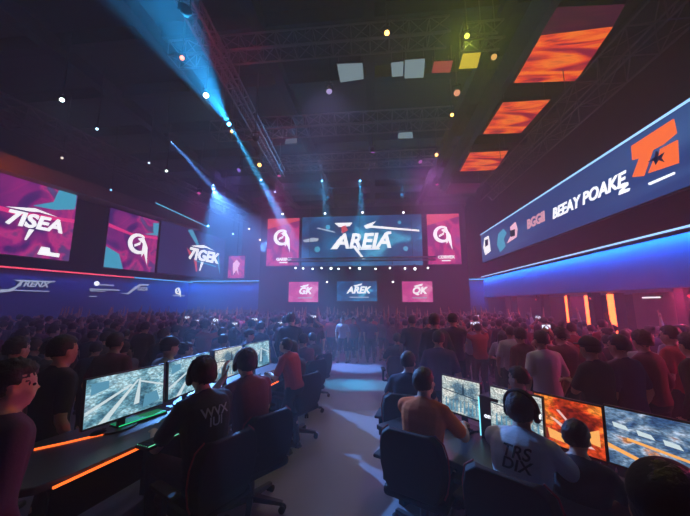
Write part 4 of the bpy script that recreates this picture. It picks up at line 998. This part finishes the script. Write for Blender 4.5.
# capped figure in the near right corner
o, K, sh = make_person(sitp(lean=14, hunch=.2, handR=(.22, .42, .74), handL=(-.18, .46, .74), yaw=0, pitch=-10), True, shirt='black', hair='flat', headgear='cap')
h = atz(664, 448, PLAT+1.1*(K['H'].z+.14)); x, y = place_head(K, h.x, h.y, 0, -35, 1.1); put(o, x, y, PLAT-.02, -35, 1.1, 'player in black shirt and black cap in the near right corner')
put_chair(x, y, -35, 'gaming chair under the capped player in the corner', 1.)

# further people of the right row, seated or leaning behind the player in orange
far_sit, KF, _ = make_person(sitp(lean=4, handR=(.2, .42, .78), handL=(-.2, .42, .78), yaw=-15), False, shirt='black', hair='short')
spec = [(408, 352, 1.76, -12, .98, 'navy', 'seated player in dark navy shirt directly behind the player in orange'),
        (397, 329, 1.80, 4, 1.0, 'black', 'tall seated player in black jersey at the aisle edge of the right row')]
for k, (px, py, zc, fc, s, col, lab) in enumerate(spec):
    o = far_sit if k == 0 else copy_tree(far_sit); relook(o, col); zc = PLAT+s*(KF['H'].z+.118); h = atz(px, py, zc); x, y = place_head(KF, h.x, h.y, 0, fc, s)
    z = PLAT if k == 0 else PLAT*(1-max(0, (y-5.5))/4)
    put(o, x, y, z, fc, s, lab); put_chair(x, y, fc, 'gaming chair under the '+('navy shirted player' if k == 0 else 'player at the aisle edge'), 1., z)
# left row, far seats
for k, (px, py, fc, s, col) in enumerate([(292, 339, 60, 1.0, 'black'), (303, 334, 55, 1.0, 'plum'), (312, 330, 60, 1.0, 'black')]):
    o = copy_tree(far_sit); relook(o, col); h = atz(px, py, 1.68-.03*k); x, y = place_head(KF, h.x, h.y, 0, fc, s)
    z = PLAT*(1-max(0, min(1, (y-5.5)/4)))
    put(o, x, y, z, fc, s, ['seated figure in black just beyond the player in bright red', 'seated figure in plum shirt, next but one past the red shirt', 'seated figure in black at the far end of the left row'][k])
    put_chair(x, y, fc, ['gaming chair next beyond the bright red shirt', 'gaming chair under the plum shirted figure', 'gaming chair at the far end of the left row'][k], 1., z)

# ------------------------------------------------------------------ crowd
protos = {}
def proto(key, ps, **kw):
    o, K, sh = make_person(ps, False, **kw); o.location = (0, 0, -50); protos[key] = [o, K, False]
proto('down', dict(lean=2, yaw=4), hair='short')
proto('down2', dict(lean=3, yaw=-18, twist=6, footL=(-.12, .12, .08)), hair='messy', long=True)
proto('phone', dict(lean=1, handL=(-.06, .30, 1.60), handR=(.06, .30, 1.60), hdirL=(.1, .1, 1), hdirR=(-.1, .1, 1), poleL=V((-1, .2, -.5)), poleR=V((1, .2, -.5)), pitch=8, curl=.9), hair='curly')
proto('up', dict(lean=-3, handL=(-.24, .10, 1.98), handR=(.24, .08, 1.95), poleL=V((-1, -.2, 0)), poleR=V((1, -.2, 0)), pitch=10, curl=.3), hair='short')
proto('oneup', dict(lean=0, handR=(.26, .12, 1.92), poleR=V((1, -.2, 0)), yaw=12, curl=.3), hair='bun', female=1) if False else proto('oneup', dict(lean=0, handR=(.26, .12, 1.92), poleR=V((1, -.2, 0)), yaw=12, curl=.3, female=1), hair='bun')
proto('folded', dict(lean=4, handL=(.10, .22, 1.18), handR=(-.10, .24, 1.22), poleL=V((-1, 0, -.6)), poleR=V((1, 0, -.6)), yaw=-10, curl=1.), hair='short', headgear='cap')
proto('girl', dict(lean=1, female=1, yaw=8, handL=(-.18, .2, 1.05)), hair='long', shorts=True, hairm='hair1')
proto('shorts', dict(lean=1, yaw=0, footL=(-.16, .0, .08), footR=(.16, .05, .08)), hair='short', shorts=True)
def person_at(key, x, y, z, fc, s, label, group=None, shirt=None, skin=None, trousers=None):
    P = protos[key]
    o = P[0] if not P[2] else copy_tree(P[0])
    P[2] = True
    if key == 'phone': o['holds'] = 'lit phone held up by the '+label[:40].rsplit(' ', 1)[0] if group is None else 'small lit phone held up by a curly haired spectator in the crowd'
    relook(o, shirt, skin, trousers); put(o, x, y, z, fc, s, label, group); return o
taken = []
def headpos(key, px, py, zc, fc, s):
    K = protos[key][1]; h = atz(px, py, zc); return place_head(K, h.x, h.y, 0, fc, s)
H0 = 1.735
named = [  # px, py of crown, pose, scale, facing, shirt, label
    (17, 362, 'down2', 1.09, -22, 'plum', 'person with dark hair at the very near left, beside the orange strip'),
    (66, 336, 'down', 1.11, -20, 'black', 'broad person in black standing behind the first left monitor'),
    (20, 338, 'down2', 1.06, 10, 'maroon', 'person in maroon standing behind the very near left one'),
    (117, 333, 'down', 1.06, 5, 'maroon', 'person with maroon shirt seen over the first left monitor'),
    (146, 322, 'down', 1.04, 5, 'black', 'dark haired person in black, next behind the maroon shirt over the first monitor'),
    (171, 337, 'folded', 1.04, -20, 'pale', 'capped person in pale shirt over the gap of the first two left monitors'),
    (206, 321, 'phone', 1.05, -15, 'red', 'curly haired person in bright red shirt over the second left monitor'),
    (95, 322, 'down', 1.03, 0, 'grey', 'person in grey between two maroon shirts in the left crowd'),
    (41, 320, 'down', 1.02, -10, 'navy', 'person in navy rising behind the near left heads'),
    (540, 331, 'down', 1.06, 8, 'white', 'person in white shirt standing beyond the white clad player'),
    (519, 328, 'down2', 1.05, 20, 'maroon', 'person in maroon just left of the white shirted stander'),
    (588, 337, 'folded', 1.06, 25, 'black', 'large capped man in black standing beyond the fiery monitor'),
    (617, 335, 'down', 1.07, 20, 'plum', 'person in plum shirt at the shoulder of the large capped man'),
    (640, 331, 'down2', 1.08, 20, 'maroon', 'person in maroon behind the blue map monitor'),
    (668, 326, 'down', 1.10, 25, 'red', 'red shirted person standing tallest at the near right'),
    (688, 334, 'down2', 1.08, 20, 'black', 'person in black cut by the right border, behind the red shirt'),
    (601, 320, 'down', 1.06, 0, 'red', 'red lit person below the bright orange column'),
    (560, 328, 'phone', 1.06, 10, 'maroon', 'curly haired person holding a phone right of the white shirt'),
    (343, 318, 'shorts', .97, 180, 'pale', 'person in shorts facing the camera at the head of the aisle'),
    (354, 319, 'shorts', .96, 170, 'maroon', 'person in maroon and shorts at the head of the aisle'),
    (371, 319, 'down', .97, 0, 'plum', 'person in plum at the head of the aisle, right of the two in shorts'),
    (383, 318, 'girl', .97, -20, 'maroon', 'long haired person in maroon at the head of the aisle'),
    (330, 319, 'down2', .97, 0, 'red', 'person in red left of the pair in shorts'),
    (426, 322, 'down', 1.02, 10, 'black', 'person in black among the group behind the player in navy'),
    (412, 324, 'down2', 1.02, -20, 'navy', 'person in navy beside the tall aisle edge player'),
    (438, 331, 'down', 1.04, -10, 'plum', 'person in plum looking over the pale battle monitor'),
    (442, 320, 'folded', 1.0, 0, 'black', 'capped person further behind the plum shirt near the right row'),
    (517, 367, 'down', 1.06, 40, 'maroon', 'short haired youth seen above the headset of the player in white'),
]
for px, py, key, s, fc, col, lab in named:
    if 'youth' in lab: s = .92
    zc = (protos[key][1]['H'].z+.118)*s
    if 'head of the aisle' in lab or 'pair in shorts' in lab:
        x, y = headpos(key, px, py, zc, fc, s)
        y = min(y, 14.5)
        if True:
            g = atz(px, 361, .01); x, y = g.x, g.y-.3+random.uniform(0, .5)
    else:
        x, y = headpos(key, px, py, zc, fc, s)
        if y > 11 or y < 0: 
            k_ = atY(px, 320, 9.5); x, y = k_.x, 9.5
    person_at(key, x, y, 0, fc, s, lab, None, col, random.choice(['skin0', 'skin1', 'skin2']), None)
    taken.append((x, y))
# youth in front row gets a dark haired neighbour peering over the fiery monitor
hx = RP(1.2, -.2); o = copy_tree(far_sit); relook(o, 'black', 'skin0'); x, y = place_head(KF, hx[0], hx[1], 0, -38, .84)
put(o, x, y, PLAT, -38, .84, 'small dark haired figure at the left corner of the fiery monitor')
def deck_z(y): return PLAT*(1-max(0, min(1, (y-5.5)/4)))
for k, (x, y, key, col, lab) in enumerate([
        (-1.62, 5.75, 'down2', 'black', 'standing figure in black close past the last chair of the left row'),
        (-1.95, 6.5, 'down', 'maroon', 'standing figure in maroon by the left aisle edge'),
        (-1.55, 7.2, 'phone', 'plum', 'curly haired figure in plum filming from the left aisle edge'),
        (-2.1, 8.0, 'shorts', 'red', 'figure in red top and shorts left of the aisle'),
        (-1.75, 8.9, 'girl', 'black', 'long haired figure in black at the left aisle edge'),
        (-1.95, 10.1, 'down', 'maroon', 'figure in maroon where the left aisle edge meets the crowd'),
        (.95, 5.0, 'down2', 'black', 'figure in black standing behind the seated navy player'),
        (1.35, 5.5, 'folded', 'plum', 'capped figure in plum standing beyond the pale battle monitor'),
        (.75, 6.3, 'down', 'black', 'figure in black standing at the right aisle edge'),
        (1.15, 7.0, 'down2', 'navy', 'figure in navy standing further along the right aisle edge'),
        (.80, 8.4, 'down', 'maroon', 'figure in maroon far along the right aisle edge'),
        (.95, 9.6, 'shorts', 'pale', 'figure in pale top and shorts at the far right aisle edge')]):
    person_at(key, x, y, deck_z(y) if x < 1.05 else deck_z(y), random.uniform(-15, 15), .97, lab, None, col, 'skin%d' % (k % 3)); taken.append((x, y))
def in_hall(x, y):
    if (V((x, y, 0))-LW0).dot(lnorm) < 1.1 or x > 10.2 or (x > 6.95 and x < 7.85): return False
    if y > 18.1: return False
    if x > 6.6: return False
    if y < 9.8:
        # gaming deck, desks and the row lines
        if -3.15+.12*y < x < 2.55-.02*y: return False
    elif y < 12.1:
        if -2.3+.0*y < x < .55: return False
    # keep the camera side clear
    v = V((x, y, 0)); f = v.x*F_.x+v.y*F_.y; s = v.x*R_.x+v.y*R_.y
    if f < 2.6 or abs(s) > 1.24*f: return False
    if x > 0 and y < 3.6: return False
    if x < 0 and y < 3.2: return False
    return True
cols = {'L': ['black', 'navy', 'maroon', 'plum', 'grey'], 'C': ['plum', 'maroon', 'black', 'pale', 'red'], 'R': ['maroon', 'black', 'red', 'plum', 'pale']}
zone_txt = {'L': 'crowd left of the left desk', 'C': 'crowd before the stage', 'R': 'crowd beside the right balcony'}
pose_txt = {'down': 'arms down', 'down2': 'in long sleeves', 'phone': 'hands lifted', 'up': 'both arms raised', 'oneup': 'one arm raised', 'folded': 'in a cap', 'girl': 'with long hair', 'shorts': 'in shorts'}
cand = []; tries = 0
while len(cand) < 520 and tries < 60000:
    tries += 1; y = random.uniform(3, 18); x = random.uniform(-16, 10)
    if not in_hall(x, y): continue
    gap = .56+.02*max(0, 8-y)
    if any((x-a_)**2+(y-b_)**2 < gap*gap for a_, b_ in taken): continue
    taken.append((x, y)); cand.append((x, y))
cand.sort(key=lambda p: math.hypot(*p))
N_IND = 270
keys = ['down', 'down', 'down2', 'phone', 'up', 'oneup', 'folded', 'girl', 'down2', 'shorts']
for i, (x, y) in enumerate(cand[:N_IND]):
    zn = 'C' if (y > 11.5 and -7 < x < 4) else ('L' if x < 0 else 'R')
    key = random.choice(keys) if y > 6.5 else random.choice(['down', 'down2', 'folded', 'down'])
    if key == 'up' and y < 9: key = 'down'
    col = random.choice(cols[zn]); s = random.uniform(.92, 1.04)
    person_at(key, x, y, 0, random.gauss(0, 22), s, 'spectator in %s top, %s, in the %s' % (col, pose_txt[key], zone_txt[zn]),
              '%s topped spectators with %s in the %s' % (col, pose_txt[key], zone_txt[zn]), col, random.choice(['skin0', 'skin1', 'skin2']))
# the densest, farthest part of the crowd: more than could be told apart
rest = cand[N_IND:]
bmc = bmesh.new(); mats_ = [M['skin0'], M['plum'], M['trouser'], M['hair0'], M['maroon'], M['pale']]
def simp(o, vox=.05):
    me = o.data; b = bmesh.new(); b.from_mesh(me); bmesh.ops.dissolve_degenerate(b, dist=.0001, edges=b.edges)
    bmesh.ops.remove_doubles(b, verts=b.verts, dist=.03); m2 = D.meshes.new('x'); b.to_mesh(m2); b.free(); return m2
lo = {}
for key in ('down', 'up', 'phone', 'girl'):
    o = protos[key][0]; L_ = [(simp(o), 0)]
    for ch in o.children:
        L_.append((simp(ch), 1 if ch.name.startswith('shirt') else 3 if ch.name.startswith('hair') else 2))
    lo[key] = L_
for x, y in rest:
    key = random.choice(['down', 'down', 'down', 'phone', 'up', 'girl']); s = random.uniform(.92, 1.04)
    mx = Matrix.Translation((x, y, 0)) @ Matrix.Rotation(random.gauss(0, .4), 4, 'Z') @ Matrix.Scale(s, 4); top = random.choice([1, 1, 4, 5, 2])
    for me, mi in lo[key]:
        k0 = len(bmc.faces); n0 = len(bmc.verts); bmc.from_mesh(me); bmc.verts.ensure_lookup_table(); bmc.faces.ensure_lookup_table()
        for v in bmc.verts[n0:]: v.co = mx @ v.co
        for f in bmc.faces[k0:]: f.material_index = top if mi == 1 else mi; f.smooth = True
if rest:
    me = D.meshes.new('crowd'); bmc.to_mesh(me); bmc.free()
    for m_ in mats_: me.materials.append(m_)
    o = D.objects.new('crowd', me); C.objects.link(o)
    tag(o, 'farthest dense mass of spectators packed against the stage and corners', 'crowd', None, 'stuff')
print('crowd', len(cand), 'rest', len(rest))
# phones held up in the crowd, each in its holder's hands
ph = [o for o in sc.objects if o.get('holds')]
ph.sort(key=lambda o: o.location.length)
for k, o in enumerate(ph[:14]):
    r = empty('phone', (0, 0, 0), 0, o['holds'], 'phone', None if not o['holds'].startswith('small') else 'lit phones held up in the crowd')
    r.matrix_world = Matrix.Translation(o.location) @ o.rotation_euler.to_matrix().to_4x4() @ Matrix.Scale(o.scale.x, 4) @ Matrix.Translation((0, .315, 1.70))
    MB().box((-.075, 0, -.037), (.075, .009, .037)).build('shell', M['black'], r, bevel=.003); MB().box((-.07, -.003, -.033), (.07, .001, .033)).build('display', PHW, r)
for o in ph: del o['holds']

for k_ in list(protos):
    if not protos[k_][2]: 
        for ch in list(protos[k_][0].children): D.objects.remove(ch)
        D.objects.remove(protos[k_][0])

sc.view_settings.view_transform = 'Standard'; sc.view_settings.look = 'None'; sc.view_settings.gamma = 1; sc.view_settings.exposure = 0
sc.cycles.use_denoising = True
sc.cycles.volume_bounces = 1; sc.cycles.max_bounces = 5; sc.cycles.diffuse_bounces = 2; sc.cycles.glossy_bounces = 2
sc.cycles.sample_clamp_indirect = 3
